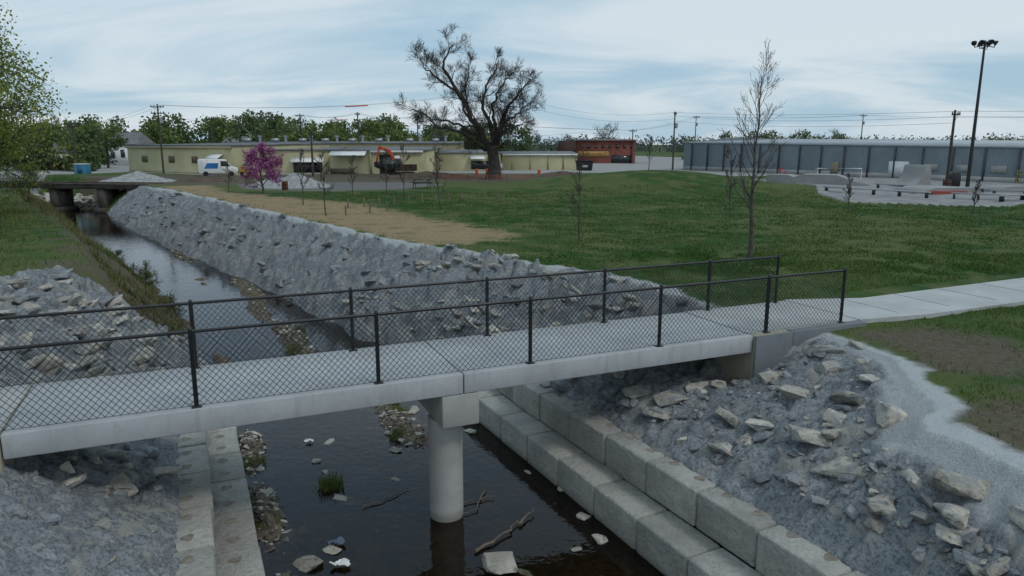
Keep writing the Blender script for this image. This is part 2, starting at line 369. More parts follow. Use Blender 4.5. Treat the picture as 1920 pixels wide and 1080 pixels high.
for x,y,s,fl in [(-3.0,12.0,.36,.35),(-3.1,9.9,.3,.5),(-2.8,10.2,.17,.5),(-.2,9.75,.36,.7),(1.4,10.5,.15,.7),(-2.4,13.9,.15,.7),(-.9,14.9,.15,.6),(1.2,11.2,.13,.6),(.9,12.2,.1,.6),(-2.35,16.2,.22,.6),(-3.9,13.4,.13,.6),(-3.6,12.9,.1,.6),(-2.2,12.6,.1,.6),(-3.9,14.4,.2,.4),(.3,12.9,.09,.6),(1.0,10.2,.1,.6)]:
    put_rock(mb,x,y,s,z=0.0,embed=.3,flat=fl,tilt=.1)
mb.obj('creek_boulders',[rock_mat('pale_boulder',(.42,.40,.34),(.32,.30,.26),(.18,.17,.15),(.3,.29,.25),.3)])
mb=MB()
def in_bed(x,y): return float(tab(y,LWt))+.08<x<float(tab(y,RWt))-.08
cnt=0
while cnt<2800:
    r=random.random()
    if r<.28: y=random.uniform(8,16);x=float(tab(y,LWt))+abs(random.gauss(.1,.35))
    elif r<.43: u=random.gauss(0,1.4);v=random.gauss(0,.35);x=-2.6-.47*u+.883*v;y=15.4+.883*u+.47*v
    elif r<.60: u=random.gauss(0,2);v=random.gauss(0,.4);x=-7.1-.47*u+.883*v;y=22.6+.883*u+.47*v
    elif r<.78: y=random.uniform(17,50);x=float(tab(y,RWt))-abs(random.gauss(0,.4))
    else: y=random.uniform(7,45);x=random.uniform(float(tab(y,LWt)),float(tab(y,RWt)))
    if not in_bed(x,y): continue
    z=gz(x,y);s=random.choice([.02,.03,.035,.05,.07,.11])*random.uniform(.7,1.2)
    put_rock(mb,x,y,s,z=max(z,-.07),embed=.3,flat=.7,m=random.choice([0,0,1]));cnt+=1
mb.obj('creek_stones',[STONE,ROCK])

# ------------------------------------------------------------------ retaining walls of precast blocks
def block_mat():
    n=NT('block_concrete');r=n.g.outputs['Random Per Island']
    a=n.noise(1.4,4,.65);b=n.noise(14,4,.7)
    c=n.mix(n.mr(a,.3,.7),(.42,.415,.38),(.30,.295,.27))
    c=n.mix(n.math('MULTIPLY',n.mr(b,.5,.68),.4),c,(.18,.175,.16))
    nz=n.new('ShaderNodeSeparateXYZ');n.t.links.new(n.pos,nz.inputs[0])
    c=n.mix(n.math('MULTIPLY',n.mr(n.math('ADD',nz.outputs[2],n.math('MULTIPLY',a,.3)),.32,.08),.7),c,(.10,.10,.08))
    h=n.new('ShaderNodeHueSaturation');n.put(h.inputs['Value'],n.math('MULTIPLY_ADD',r,.28,.86));n.put(h.inputs['Color'],c)
    n.bump(n.math('ADD',n.noise(5,5,.7),n.math('MULTIPLY',b,.6)),1.,.07);return n.fin(h.outputs[0],.9,.2)
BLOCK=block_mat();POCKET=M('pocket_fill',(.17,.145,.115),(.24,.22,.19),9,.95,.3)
def wall(name,ax,ay,dx,dy,nx,ny,zt1,zt2,start,cnt,pockets):
    L=1.2;mb=MB();pk=MB();ang=math.atan2(dy,dx)
    for tier,(off,z0,z1,sh) in enumerate([(0,-.45,zt1,0),(.58,zt1+.004,zt2,.55)]):
        for i in range(cnt):
            s=start+i*L+sh
            cx=ax+dx*(s+L/2)+nx*(off+.32);cy=ay+dy*(s+L/2)+ny*(off+.32)
            j=random.uniform(-.012,.012);g=random.uniform(-.018,.018)
            mb.box((cx+nx*g,cy+ny*g,(z0+z1)/2+j),(L-.022,.64,z1-z0),ang+random.uniform(-.01,.01))
            for q in ((-.3,.3) if pockets[tier] else ()):
                px=cx+dx*q+nx*.02;py=cy+dy*q+ny*.02;th=np.arange(20)*2*np.pi/20
                rr=.085+.012*np.sin(th*3+i)
                pk.add(np.stack([px+rr*np.cos(th),py+rr*np.sin(th),np.full(20,z1+j+.0045)],1),[list(range(20))])
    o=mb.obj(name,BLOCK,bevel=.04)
    if pk.n: pk.obj('lifting_pockets',POCKET,parent=o)
wall('retaining_wall',2.45,9.11,-.45,.893,.893,.45,.55,1.15,-6.0,12,(0,1))
wall('retaining_wall',-3.3,8.7,-.41,.912,-.912,-.41,.45,.97,-5.0,11,(1,1))

# ------------------------------------------------------------------ footbridge
P0=np.array([-4.34,9.40]);D=np.array([.917,.399]);D/=np.linalg.norm(D);Nn=np.array([-D[1],D[0]])
ANG=math.atan2(D[1],D[0])
def W(s,n,z): p=P0+D*s+Nn*n;return (p[0],p[1],z)
br=empty('footbridge')
def sbox(name,s0,s1,n0,n1,z0,z1,mat,bev=.015,parent=None):
    mb=MB();mb.box(W((s0+s1)/2,(n0+n1)/2,(z0+z1)/2),(s1-s0,n1-n0,z1-z0),ANG);return mb.obj(name,mat,parent=parent if parent else br,bevel=bev)
sbox('deck_span_a',-2.25,3.85,-.1,2.02,2.32,2.65,CONC)
sbox('deck_span_b',3.87,9.66,-.1,2.02,2.32,2.65,CONC)
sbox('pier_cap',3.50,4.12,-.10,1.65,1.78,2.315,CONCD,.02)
mb=MB();cx,cy,_=W(3.72,.46,0);mb.tube([(cx,cy,-.5),(cx,cy,.6),(cx,cy,1.779)],.285,56)
n=NT('column_concrete');a=n.noise(1.5,4,.6);v=n.noise(4,4,.6,vec=n.scale((.6,.6,3.)))
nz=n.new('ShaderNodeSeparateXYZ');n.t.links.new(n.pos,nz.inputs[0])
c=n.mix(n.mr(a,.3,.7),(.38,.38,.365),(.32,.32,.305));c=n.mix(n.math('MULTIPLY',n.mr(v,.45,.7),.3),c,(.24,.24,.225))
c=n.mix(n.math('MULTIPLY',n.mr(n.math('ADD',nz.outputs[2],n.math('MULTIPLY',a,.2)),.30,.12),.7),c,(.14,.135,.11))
n.bump(n.noise(25,3,.7),.3,.01);n.fin(c,.85)
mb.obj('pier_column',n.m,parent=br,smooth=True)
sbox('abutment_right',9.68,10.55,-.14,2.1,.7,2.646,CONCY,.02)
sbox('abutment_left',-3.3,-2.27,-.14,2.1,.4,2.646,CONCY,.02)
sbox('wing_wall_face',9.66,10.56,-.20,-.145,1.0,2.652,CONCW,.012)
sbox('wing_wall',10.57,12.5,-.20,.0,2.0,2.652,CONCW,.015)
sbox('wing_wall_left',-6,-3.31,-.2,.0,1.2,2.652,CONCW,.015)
sbox('approach_slab',9.68,12.5,.005,2.02,2.5,2.662,PATH,.01)
sbox('approach_slab_left',-7,-2.28,.005,2.02,2.5,2.662,PATH,.01)
def fence(name,off,posts):
    e=empty(name);mb=MB();zb=2.65;h=1.07
    for i,s in enumerate(posts):
        thick=.038 if i in (len(posts)-2,) else .031
        mb.tube([W(s,off,zb),W(s,off,zb+h+.03)],thick,12)
        mb.tube([W(s,off,zb+h+.03),W(s,off,zb+h+.05),W(s,off,zb+h+.065)],[thick*1.1,thick*.9,thick*.3],12)
        mb.box(W(s,off,zb+.008),(.13,.11,.016),ANG)
        for zz in(.18,.5,.85): mb.tube([W(s,off,zb+zz),W(s,off,zb+zz+.02)],thick+.006,10)
    mb.obj('posts',BLACK,parent=e)
    mb=MB();a,b=posts[0],posts[-1]
    mb.tube([W(a,off,zb+h),W(b,off,zb+h)],.025,10)
    mb.obj('top_rail',BLACK,parent=e)
    mb=MB();sp=.092;z0=zb+.035;z1=zb+h-.02;H=z1-z0;r=.0043;o2=off-.036 if off<1 else off+.036
    mb.tube([W(a,o2,z0),W(b,o2,z0)],.004,4)
    s=a-H
    while s<b:
        for sg in(1,-1):
            sa,sb_=(s,s+H*.92); za,zb_=(z0,z1) if sg>0 else (z1,z0)
            t0=max(0,(a-sa)/(sb_-sa));t1=min(1,(b-sa)/(sb_-sa))
            if t1-t0>.02:
                pa=W(sa+(sb_-sa)*t0,o2+.002*sg,za+(zb_-za)*t0);pb=W(sa+(sb_-sa)*t1,o2+.002*sg,za+(zb_-za)*t1)
                mb.tube([pa,pb],r,3)
        s+=sp
    mb.obj('chain_link_mesh',BLACK,parent=e)
fence('chain_link_fence',0,[-5.06,-2.53,0,2.53,5.06,7.6,10.05,12.0])
fence('chain_link_fence',1.92,[-5.5,-2.9,0,2.53,5.06,7.6,10.2,12.1])

# path
pa=[W(12.51,-.02,2.664),(8.8,14.85,2.664),(11.8,16.15,2.664),(20,19.7,2.664),(45,29.5,2.664)]
pb=[W(12.51,2.1,2.664),(8.2,16.5,2.664),(13.8,19.1,2.664),(20,21.9,2.664),(44,32,2.664)]
path_a=np.array(pa);path_b=np.array(pb);mb=MB()
n_=len(pa);mb.add(np.concatenate([path_a,path_b]),[[i,i+1,i+1+n_,i+n_] for i in range(n_-1)])
dn=path_a-np.array([0,0,.14]);mb.add(np.concatenate([path_a,dn]),[[i,i+n_,i+1+n_,i+1] for i in range(n_-1)])
dn=path_b-np.array([0,0,.14]);mb.add(np.concatenate([path_b,dn]),[[i,i+1,i+1+n_,i+n_] for i in range(n_-1)])
o=mb.obj('concrete_path',PATH)
mb=MB()
for i in range(12):
    s=13.8+i*1.6;c_=P0+D*s+Nn*1.15;mb.box((c_[0],c_[1],2.6665),(.014,2.1,.006),ANG)
mb.obj('expansion_joints',M('joint_dark',(.25,.25,.245)),parent=o)

# ------------------------------------------------------------------ trees
def interp(p,t):
    q=t*(len(p)-1);i=min(int(q),len(p)-2);f=q-i;return p[i]*(1-f)+p[i+1]*f, p[i+1]-p[i]
def grow(mb,tips,p,r0,r1,lv,C):
    n=len(p);rad=r0+(r1-r0)*np.linspace(0,1,n)**.8
    mb.tube(p,rad,C['k'][min(lv,len(C['k'])-1)],0)
    if lv>=C['max']:
        tips.append(p);return
    L=math.sqrt(((p[-1]-p[0])**2).sum())*1.05
    cnt=max(1,int(C['n'][lv]))
    wob=C['wob']*(1 if lv<1 else .62)
    for i in range(cnt):
        t=C['st'][lv]+(1-C['st'][lv])*((i+random.random())/cnt)
        o,d=interp(p,min(t,.999));d=d/math.sqrt((d*d).sum())
        rv=np.array([random.gauss(0,1) for _ in range(3)]);rv-=d*rv.dot(d);rv/=math.sqrt((rv*rv).sum())+1e-9
        a=C['ang'][lv]*random.uniform(.65,1.3)
        dr=d*math.cos(a)+rv*math.sin(a);dr[2]+=C['up'];dr/=math.sqrt((dr*dr).sum())
        l=(C['len'][lv] if C['len'][lv]>0 else L)*random.uniform(.55,1.15)*(1.1-C['tp']*t)
        m=C['seg'] if lv<C['max']-1 else 3
        q=[o];dd=dr.copy()
        for j in range(m):
            dd=dd+np.array([random.gauss(0,wob) for _ in range(3)]);dd[2]+=C['up']*.25;dd/=math.sqrt((dd*dd).sum())
            q.append(q[-1]+dd*l/m)
        rr=(r0+(r1-r0)*t)*C['rr'];rr=max(rr,C['rmin'])
        grow(mb,tips,np.array(q),rr,max(rr*.35,C['rmin']*.7),lv+1,C)
def leaves(mb,tips,per,size,spread,m=1):
    P_=np.concatenate([np.array([interp(t,random.random())[0] for _ in range(per)]) for t in tips])
    quads(mb,P_+RNG.normal(size=P_.shape)*spread,size,m)
def quads(mb,P_,size,m):
    n=len(P_);a=RNG.normal(size=(n,3));a/=np.linalg.norm(a,axis=1)[:,None]
    b=np.cross(a,RNG.normal(size=(n,3)));b/=np.linalg.norm(b,axis=1)[:,None]
    s=(size*RNG.uniform(.5,1.3,n))[:,None];a=a*s;b=b*s*.7
    V=np.stack([P_-a,P_-b*.9,P_+a,P_+b],1).reshape(-1,3)
    mb.add(V,np.arange(4*n).reshape(-1,4),m)
def leafmat(name,c1,c2,isl=.7,sc=.9,trn=0):
    n=NT(name);col=n.mix(n.mr(n.noise(sc,2),.35,.65),c1,c2)
    h=n.new('ShaderNodeHueSaturation');n.put(h.inputs['Value'],n.math('MULTIPLY_ADD',n.g.outputs['Random Per Island'],isl,1-isl/2));n.put(h.inputs['Color'],col)
    n.fin(h.outputs[0],.8,.15)
    if trn:
        tl=n.new('ShaderNodeBsdfTranslucent');n.put(tl.inputs['Color'],h.outputs[0]);mx=n.new('ShaderNodeMixShader');mx.inputs[0].default_value=trn
        n.t.links.new(n.b.outputs[0],mx.inputs[1]);n.t.links.new(tl.outputs[0],mx.inputs[2]);n.t.links.new(mx.outputs[0],n.out.inputs['Surface'])
    return n.m
B=np.array([-2.0,77.,2.5]);px=.0573
def tp(u,v,dy=0): return B+np.array([(u-925)*px,dy,(335-v)*px*.97])
C=dict(k=[7,5,4,3,3],max=4,n=[0,7,6,5,0],st=[0,.25,.2,.15],ang=[.8,.8,.75,.7],up=.12,len=[0,-1,-1,-1],tp=.45,seg=5,wob=.19,rr=.5,rmin=.0105)
mb=MB();tips=[]
def limb(pts,r0,r1,n1,ln):
    p=np.array([tp(*q) for q in pts]);
    t=np.linspace(0,len(p)-1,len(p)*3);q=np.stack([np.interp(t,np.arange(len(p)),p[:,i]) for i in range(3)],1)
    q[1:]+=RNG.normal(size=q[1:].shape)*.09
    C2=dict(C);C2['n']=[n1,5,6,5,0];C2['len']=[ln*.78,1.35,.9,.6];C2['ang']=[.8,.75,.7,.65];C2['rr']=.40
    grow(mb,tips,q,r0,r1,0,C2)
mb.tube(np.array([tp(926,338),tp(926,330),tp(928,312),tp(926,290),tp(922,272)]),[1.2,.9,.66,.60,.64],10)
limb([(922,278,0),(905,250,0),(890,225,-.5),(876,190,-1),(852,155,-1),(838,130,-.5),(842,108,0),(855,88,0)],.38,.05,14,3.4)
limb([(876,190,-1),(850,165,1.5),(818,143,2),(800,125,2.5),(792,108,2)],.19,.03,9,2.4)
limb([(926,272,0),(922,235,1),(905,190,1.5),(912,160,2),(928,135,2),(936,118,2)],.28,.04,10,2.3)
limb([(930,270,0),(942,230,-1),(955,200,-2),(975,175,-2.5),(990,156,-3)],.28,.04,11,2.4)
limb([(945,225,-1),(968,215,1),(985,198,2),(996,188,3)],.17,.03,8,2.1)
limb([(928,268,0),(950,240,3),(972,232,4),(988,230,4)],.17,.03,7,1.8)
limb([(916,276,0),(885,245,1),(850,228,2),(815,222,2),(790,226,2.5)],.21,.03,8,1.8)
limb([(912,280,0),(875,248,-2),(835,240,-3.5),(800,212,-4),(778,208,-4)],.22,.03,8,1.8)
limb([(925,275,0),(932,240,-2),(925,200,-4),(942,170,-5),(958,146,-5)],.22,.03,9,2.2)
limb([(890,225,-.5),(872,210,2),(865,175,4),(876,140,4.5),(880,115,4)],.19,.03,8,2.2)
mb.obj('cottonwood_tree',[BARK])
def sapling(x,y,h,sp=1.,dens=1.,mat=BARK2,r=None,bud=0,name='young_tree',rm=.009):
    z=gz(x,y)-.05;r=r or h*.011+.012
    mb=MB();tips=[]
    zz=np.linspace(0,1,9);p=np.stack([x+np.cumsum(RNG.normal(size=9))*.012*h*.6,y+np.cumsum(RNG.normal(size=9))*.01*h,z+zz*h],1)
    C=dict(k=[8,4,3,3],max=3,n=[int(17*dens),5,3,0],st=[.24,.2,.2],ang=[.78,.6,.6],up=.2,len=[h*.32*sp,h*.12*sp,h*.06*sp],tp=.68,seg=5,wob=.10,rr=.42,rmin=rm)
    grow(mb,tips,p,r,.010,0,C)
    mats=[mat]
    if bud: leaves(mb,tips,1,.02,.02,1);mats.append(leafmat('bud_leaf',(.12,.11,.05),(.09,.08,.04)))
    mb.obj(name,mats)
sapling(7.5,22.3,5.6,1.1,1.5,r=.085,bud=1,rm=.0055)
sapling(2.6,27.4,3.1,1.,1.2,r=.04,rm=.006)
for a in [(-7,47.4,3.4),(-4,40.4,3.2),(-9.6,37.3,3.0),(-12.7,44,3.1),(11.2,37,3.2),(-11,50,2.6),(11.2,60,2.6),(17.8,38.2,1.9),(24.6,38.5,1.7),(-21.5,55,2.2),(-9,52,3)]:
    sapling(*a,1.,.9,r=.04,rm=.011)
def bushy(name,x,y,h,w,lm,n1=16,per=9,size=.06,spread=.12,stem=.2,bark=BARK2,max_=3,lean=(0,0),r=.09):
    z=gz(x,y)-.05;mb=MB();tips=[]
    zz=np.linspace(0,1,7);p=np.stack([x+lean[0]*zz,y+lean[1]*zz,z+zz*h*.72],1);p[1:]+=RNG.normal(size=(6,3))*.02*h
    C=dict(k=[7,5,3,3],max=max_,n=[n1,6,4,0],st=[stem,.25,.2],ang=[.95,.75,.7],up=.12,len=[w*.62,w*.32,w*.16],tp=.35,seg=4,wob=.16,rr=.5,rmin=.006+h*.0006)
    grow(mb,tips,p,r,.02,0,C);leaves(mb,tips,per,size,spread,1)
    mb.obj(name,[bark,lm])
bushy('redbud_tree',-18.4,53.6,3.5,2.5,leafmat('redbud_blossom',(.27,.07,.21),(.36,.11,.28),.6),20,14,.06,.10)
GL1=leafmat('spring_leaf',(.26,.29,.07),(.16,.20,.045),.6,.6,.4);GL2=leafmat('spring_leaf_dark',(.07,.11,.028),(.13,.16,.045),.8,.6,.3)
bushy('willow_tree',-26.6,36,9.0,7.0,GL1,30,24,.078,.34,.13,BARK,3,(.3,0),.28)
bushy('box_elder_tree',-31.5,41,7.4,6,GL1,20,16,.10,.35,.1,BARK,3,(.5,0),.2)
for x,y,h,w in [(-24.6,33.2,2.4,2.6),(-22.8,30.2,1.4,1.8),(-27.5,38.5,3.2,3),(-30,45,2.2,2.2),(-21.3,28.5,1.3,1.5)]:
    bushy('bank_shrub',x,y,h,w,GL2,14,8,.04,.10,.05,BARK2,3,(0,0),.03)
for x,y,h,w in [(-15.7,30.3,1.2,1.1),(-11.8,24.6,.95,.8),(-12.6,25.8,.8,.8),(-15.0,29.0,.7,.8),(-17.5,32.6,.7,.8),(-20.3,36.5,.7,.9)]:
    bushy('bank_shrub',x,y,h,w,GL2,12,2,.03,.05,.02,BARK2,3,(0,0),.015)

def belt(name,specs,c1,c2,q=900,base=.12,qs=1.):
    mb=MB()
    for x,y,h,w in specs:
        z0=2.4;mb.tube([(x,y,z0),(x+.2,y,z0+h*.3),(x,y,z0+h*.7)],[.2,.15,.06],5,0)
        nb=random.randint(18,26)
        for j in range(nb):
            a=random.uniform(0,6.28);zr=random.random();zc=z0+h*(base+zr*(.88-base))
            rr=math.sqrt(random.random())*w*.46*math.sqrt(max(.1,1-((zr-.38)/.72)**2))
            c=np.array([x+rr*math.cos(a),y+rr*math.sin(a),zc]);s=w*random.uniform(.15,.26)
            nq=q//nb;v=RNG.normal(size=(nq,3));v/=np.linalg.norm(v,axis=1)[:,None];v*=RNG.uniform(.35,1.08,(nq,1))
            quads(mb,c+v*s*np.array([1,1,.75]),(.030*w+.09)*qs,1)
    mb.obj(name,[BARK,leafmat(name+'_leaf',c1,c2,.7,.15,.35)])
def row(x0,x1,y,h,n,dy=8,w=7):
    return [(x0+(x1-x0)*(i+random.uniform(.1,.9))/n,y+random.uniform(-dy,dy),h*random.uniform(.66,1.08),w*random.uniform(.7,1.3)) for i in range(n)]
belt('distant_trees',row(-104,-62,138,9.0,15)+row(-62,-22,150,9.4,17,8,7)+row(-25,-6,160,8.0,8),(.13,.18,.06),(.18,.22,.08),1500,.08)
belt('distant_trees',row(-125,-30,178,11.5,28,10,9)+row(-30,2,185,10,10,8,8)+row(-72,-58,105,6.0,4,5,5)+[(-62,112,7.5,6),(-40,125,9.5,8),(-46,128,9,7)],(.09,.13,.055),(.12,.155,.07),1300,.03)
belt('distant_trees',row(42,80,172,6.8,15,6,7)+row(84,125,150,6.6,12,8,6)+row(16,34,215,6.5,7,10,7),(.12,.15,.075),(.15,.175,.09),1000,.08,.9)
belt('distant_trees',row(-330,420,360,7.0,150,30,15),(.11,.135,.12),(.14,.16,.145),300,.03)  # farthest row: bluish aerial haze is painted into the leaf colours
mbx=MB()
for x,y,h,w in [(20.5,160,8.5,8),(78,175,7.5,6),(-92,150,11,6),(-30,165,10,8),(-15,150,8,6),(4,200,7,6),(8,210,7,6),(14,190,6,6)]:
    tips=[];p=np.stack([np.full(6,x)+RNG.normal(size=6)*.2,np.full(6,y),2.4+np.linspace(0,1,6)*h*.7],1)
    C=dict(k=[5,4,3,3],max=3,n=[12,7,5,0],st=[.25,.2,.2],ang=[.8,.7,.7],up=.1,len=[w*.5,w*.25,w*.13],tp=.4,seg=3,wob=.15,rr=.5,rmin=.03)
    grow(mbx,tips,p,.25,.06,0,C)
mbx.obj('distant_bare_trees',M('hazy_bark',(.13,.125,.12),(.10,.095,.09),1,.95,0))

# ------------------------------------------------------------------ grass blades
def blades(name,N,f,h0,h1,wd,c1,c2,clump=0):
    x,y=f(N);z,q=look(x,y,('rip','bed','strip','skate','straw','dirt'))
    ok=(q['rip']<-.12)&(q['bed']<-.3 if not clump else q['bed']<.15)&(q['strip']<-.1)&(q['skate']<-.3)&(q['straw']<RNG.normal(size=len(x))*.8-.8)&(z>(1.0 if not clump else -.02))
    u=(x-P0[0])*D[0]+(y-P0[1])*D[1];v=(x-P0[0])*Nn[0]+(y-P0[1])*Nn[1]
    ok&=~((v>-.25)&(v<2.15+.03*np.clip(u-12,0,30)+.1)&(u>9))
    if not clump: ok&=(q['dirt']<RNG.normal(size=len(x))*.5)
    ok&=vnoise(x*1.3,y*1.3,90)+.35*vnoise(x*4,y*4,91)>RNG.uniform(.3,.75,len(x))+.18*clump
    x,y,z=x[ok],y[ok],z[ok];n=len(x)
    th=RNG.uniform(0,6.28,n);h=RNG.uniform(h0,h1,n)*(.6+.8*vnoise(x*.8,y*.8,95));w=wd*(1+y/25)
    dx=np.cos(th)*w;dy=np.sin(th)*w;lx=RNG.normal(size=n)*h*.45;ly=RNG.normal(size=n)*h*.45
    V=np.stack([np.stack([x-dx,y-dy,z-.01],1),np.stack([x+dx,y+dy,z-.01],1),np.stack([x+lx,y+ly,z+h],1)],1).reshape(-1,3)
    mb=MB();mb.add(V,np.arange(3*n).reshape(-1,3));mb.obj(name,leafmat(name+'_blade',c1,c2,.8,.25))
blades('grass',170000,lambda N:((lambda y:(RNG.uniform(3,20,N)*(.55+y/30),y))(RNG.uniform(6.5,24,N))),.03,.08,.006,(.048,.11,.018),(.095,.14,.035))
blades('grass',150000,lambda N:((lambda y:(RNG.uniform(-.3,.75,N)*y+RNG.uniform(-2,2,N),y))(RNG.uniform(20,55,N))),.03,.08,.008,(.032,.085,.015),(.075,.11,.028))
blades('grass',60000,lambda N:(RNG.uniform(-36,-9,N),RNG.uniform(15,50,N)),.04,.14,.009,(.08,.12,.028),(.14,.15,.045))
def bankpts(N):
    y=RNG.uniform(21.5,58,N);t=RNG.random(N);return tab(y,LWt)+.1-t*2.6*(.6+y/60),y
blades('tall_grass',36000,bankpts,.12,.38,.007,(.06,.09,.025),(.16,.145,.07),1)

# ------------------------------------------------------------------ buildings
def clad(name,c,per=1.,seam=.75):
    n=NT(name);a=n.noise(.5,3,.6);b=n.noise(4,3,.6,vec=n.scale((1,1,.25)))
    col=n.mix(n.mr(a,.35,.65),c,tuple(q*.86 for q in c));col=n.mix(n.math('MULTIPLY',n.mr(b,.5,.75),.35),col,tuple(q*.6 for q in c))
    w=n.new('ShaderNodeTexWave',wave_type='BANDS',bands_direction='X');w.inputs['Scale'].default_value=per
    tc=n.new('ShaderNodeTexCoord');n.t.links.new(tc.outputs['Object'],w.inputs['Vector'])
    col=n.mix(n.math('MULTIPLY',n.mr(w.outputs['Fac'],.0,.25,1,0),1-seam),col,tuple(q*.4 for q in c))
    n.bump(w.outputs['Fac'],.5,.05);return n.fin(col,.6,.3)
CREAM=M('cream_block',(.50,.47,.29),(.42,.39,.24),.4,.85,.2,6,.02)
CREAMD=M('cream_trim',(.33,.30,.19),(.27,.25,.16),1,.8,.1)
ROOFG=M('grey_roof',(.13,.14,.15),(.18,.19,.20),.5,.9,.1)
def building(name,a,b,depth,h,wallm,roofm,z0=2.4,par=.25,h2=None,back=1):
    a=np.array(a,float);b=np.array(b,float);L=np.linalg.norm(b-a);ang=math.atan2(b[1]-a[1],b[0]-a[0])
    e=empty(name,(a[0],a[1],z0),ang);h2=h2 or h
    mb=MB();v=[(0,0,0),(L,0,0),(L,depth,0),(0,depth,0),(0,0,h),(L,0,h2),(L,depth,h2),(0,depth,h)]
    mb.add(v,[[0,1,5,4],[1,2,6,5],[2,3,7,6],[3,0,4,7]]);mb.obj('walls',wallm,parent=e)
    o=.15;mb=MB();v=[(-o,-o,h+.01),(L+o,-o,h2+.01),(L+o,depth+o,h2+par+.01),(-o,depth+o,h+par+.01),(-o,-o,h-.17),(L+o,-o,h2-.17),(L+o,depth+o,h2-.12+par),(-o,depth+o,h-.12+par)]
    mb.add(v,[[0,1,2,3],[0,4,5,1],[1,5,6,2],[2,6,7,3],[3,7,4,0],[4,7,6,5]]);mb.obj('roof',roofm,parent=e)
    return e,L
def part(e,name,x0,x1,z0,z1,mat,y=-.05,t=.1):
    mb=MB();mb.box(((x0+x1)/2,y,(z0+z1)/2),(x1-x0,t,z1-z0));return mb.obj(name,mat,parent=e)
def awning(e,x0,x1,z,d=1.1,drop=.55,mat=WHITE):
    mb=MB();v=[(x0,-.06,z),(x1,-.06,z),(x1,-d,z-drop),(x0,-d,z-drop),(x0,-.06,z-.06),(x1,-.06,z-.06),(x1,-d,z-drop-.1),(x0,-d,z-drop-.1)]
    mb.add(v,[[0,3,2,1],[4,5,6,7],[0,1,5,4],[3,7,6,2],[0,4,7,3],[1,2,6,5]]);mb.obj('awning',mat,parent=e)
BRN=M('brown_door',(.10,.075,.05),(.13,.10,.07),2,.7,.1)
e,L=building('yellow_warehouse',(-50.8,96.8),(-33,86.6),16,3.7,CREAM,ROOFG)
for x in (3.,8.5,13.): part(e,'window',x,x+1.1,1.5,2.3,BRN,-.03,.08)
part(e,'door',15.6,16.6,.1,2.1,BRN,-.03,.08);awning(e,16.8,19.,2.7);part(e,'window',17,18.8,1.,2.1,GLASS,-.02,.06)
part(e,'base_band',0,L,.15,.45,CREAMD,-.02,.05);part(e,'fascia',-.1,L,3.25,3.5,CREAMD,-.2,.08)
e,L=building('yellow_workshop',(-32.9,91),(-22.4,92.3),14,3.15,CREAM,ROOFG)
for x in (.8,3.4): part(e,'window',x,x+.8,1.3,2.1,BRN,-.03,.08)
awning(e,5.3,9.3,2.2);part(e,'opening',5.5,9,.3,1.7,GLASS,-.02,.06);part(e,'opening',1,2,.2,1.2,GLASS,-.02,.06)
e,L=building('yellow_depot',(-22.3,89.6),(-10.8,89.2),18,3.15,CREAM,ROOFG,h2=3.1)
awning(e,.2,4.6,3.0,1.3,.5);part(e,'doorway',6.1,8.1,.2,2.5,GLASS,-.02,.06);part(e,'door_frame',5.9,8.3,2.5,2.65,CREAMD,-.05,.1);part(e,'white_sheet',7.6,8.6,1.4,2.4,WHITE,-.09,.04)
part(e,'white_fascia',5,L,2.75,3.02,WHITE,-.19,.06);part(e,'post',4.9,5.15,0,2.9,CREAMD,-.1,.15);part(e,'fence_panel',.3,3.2,.1,.9,WOOD,-1.2,.08)
e,L=building('cream_shed',(-10.7,99),(-1.6,101),10,2.7,CREAM,ROOFG)
awning(e,5.0,7.,2.3,1.,.45);awning(e,7.6,9.0,2.3,1.,.45);part(e,'opening',5.2,8.8,.4,1.5,GLASS,-.02,.06)
e,L=building('cream_garage',(-1.3,104.2),(9.3,104.4),10,2.45,CREAM,ROOFG)
for x in (1.2,3.8,6.4,8.6): part(e,'pilaster',x,x+.15,.1,2.2,CREAMD,-.05,.1)
part(e,'parapet_cap',-.05,L+.05,2.2,2.42,WHITE,-.2,.05)
e,L=building('grey_roof_factory',(-44,112),(-8,113),16,4.0,CREAMD,ROOFG)
for x in (3,7,11,15,19,23,28,32):
    mb=MB();mb.box((x,2+x%3,4.3+.1),(1.0,1,.55));mb.tube([(x+1.6,3,4.0),(x+1.6,3,4.9)],.22,8);mb.tube([(x+1.6,3,4.9),(x+1.6,3,5.1)],.36,8);mb.obj('roof_vent',STEEL,parent=e)
n=NT('red_brick');bk=n.new('ShaderNodeTexBrick');tc=n.new('ShaderNodeTexCoord');mp=n.new('ShaderNodeMapping');mp.inputs['Rotation'].default_value=(math.pi/2,0,0)
n.t.links.new(tc.outputs['Object'],mp.inputs[0]);n.t.links.new(mp.outputs[0],bk.inputs[0]);bk.inputs['Scale'].default_value=2.2
for i,cc in ((1,(.25,.062,.045,1)),(2,(.19,.046,.036,1)),(3,(.22,.15,.12,1))): bk.inputs[i].default_value=cc
BRICK=n.fin(n.mix(n.mr(n.noise(.6),.4,.7),bk.outputs[0],(.15,.05,.04)),.9)
e,L=building('brick_market_building',(12.2,140),(23.4,139),12,4.55,BRICK,ROOFG)
part(e,'cornice',-.1,L+.1,4.2,4.5,M('brick_dark',(.11,.035,.03)),-.22,.1)
for i in range(8): part(e,'window',.8+i*1.35,1.35+i*1.35,3.0,3.7,GLASS,-.02,.06)
part(e,'storefront',6.8,10.5,.3,1.7,GLASS,-.02,.06)
YEL=M('yellow_sign',(.42,.33,.10),(.36,.28,.09),2,.6,0);part(e,'sign_board',.4,6.2,1.5,2.4,YEL,-.08,.08)
tcu=bpy.data.curves.new('sign_lettering','FONT');tcu.body='TOUR MARKET';tcu.size=.82;tcu.align_x='CENTER';tcu.align_y='CENTER';tcu.extrude=.01
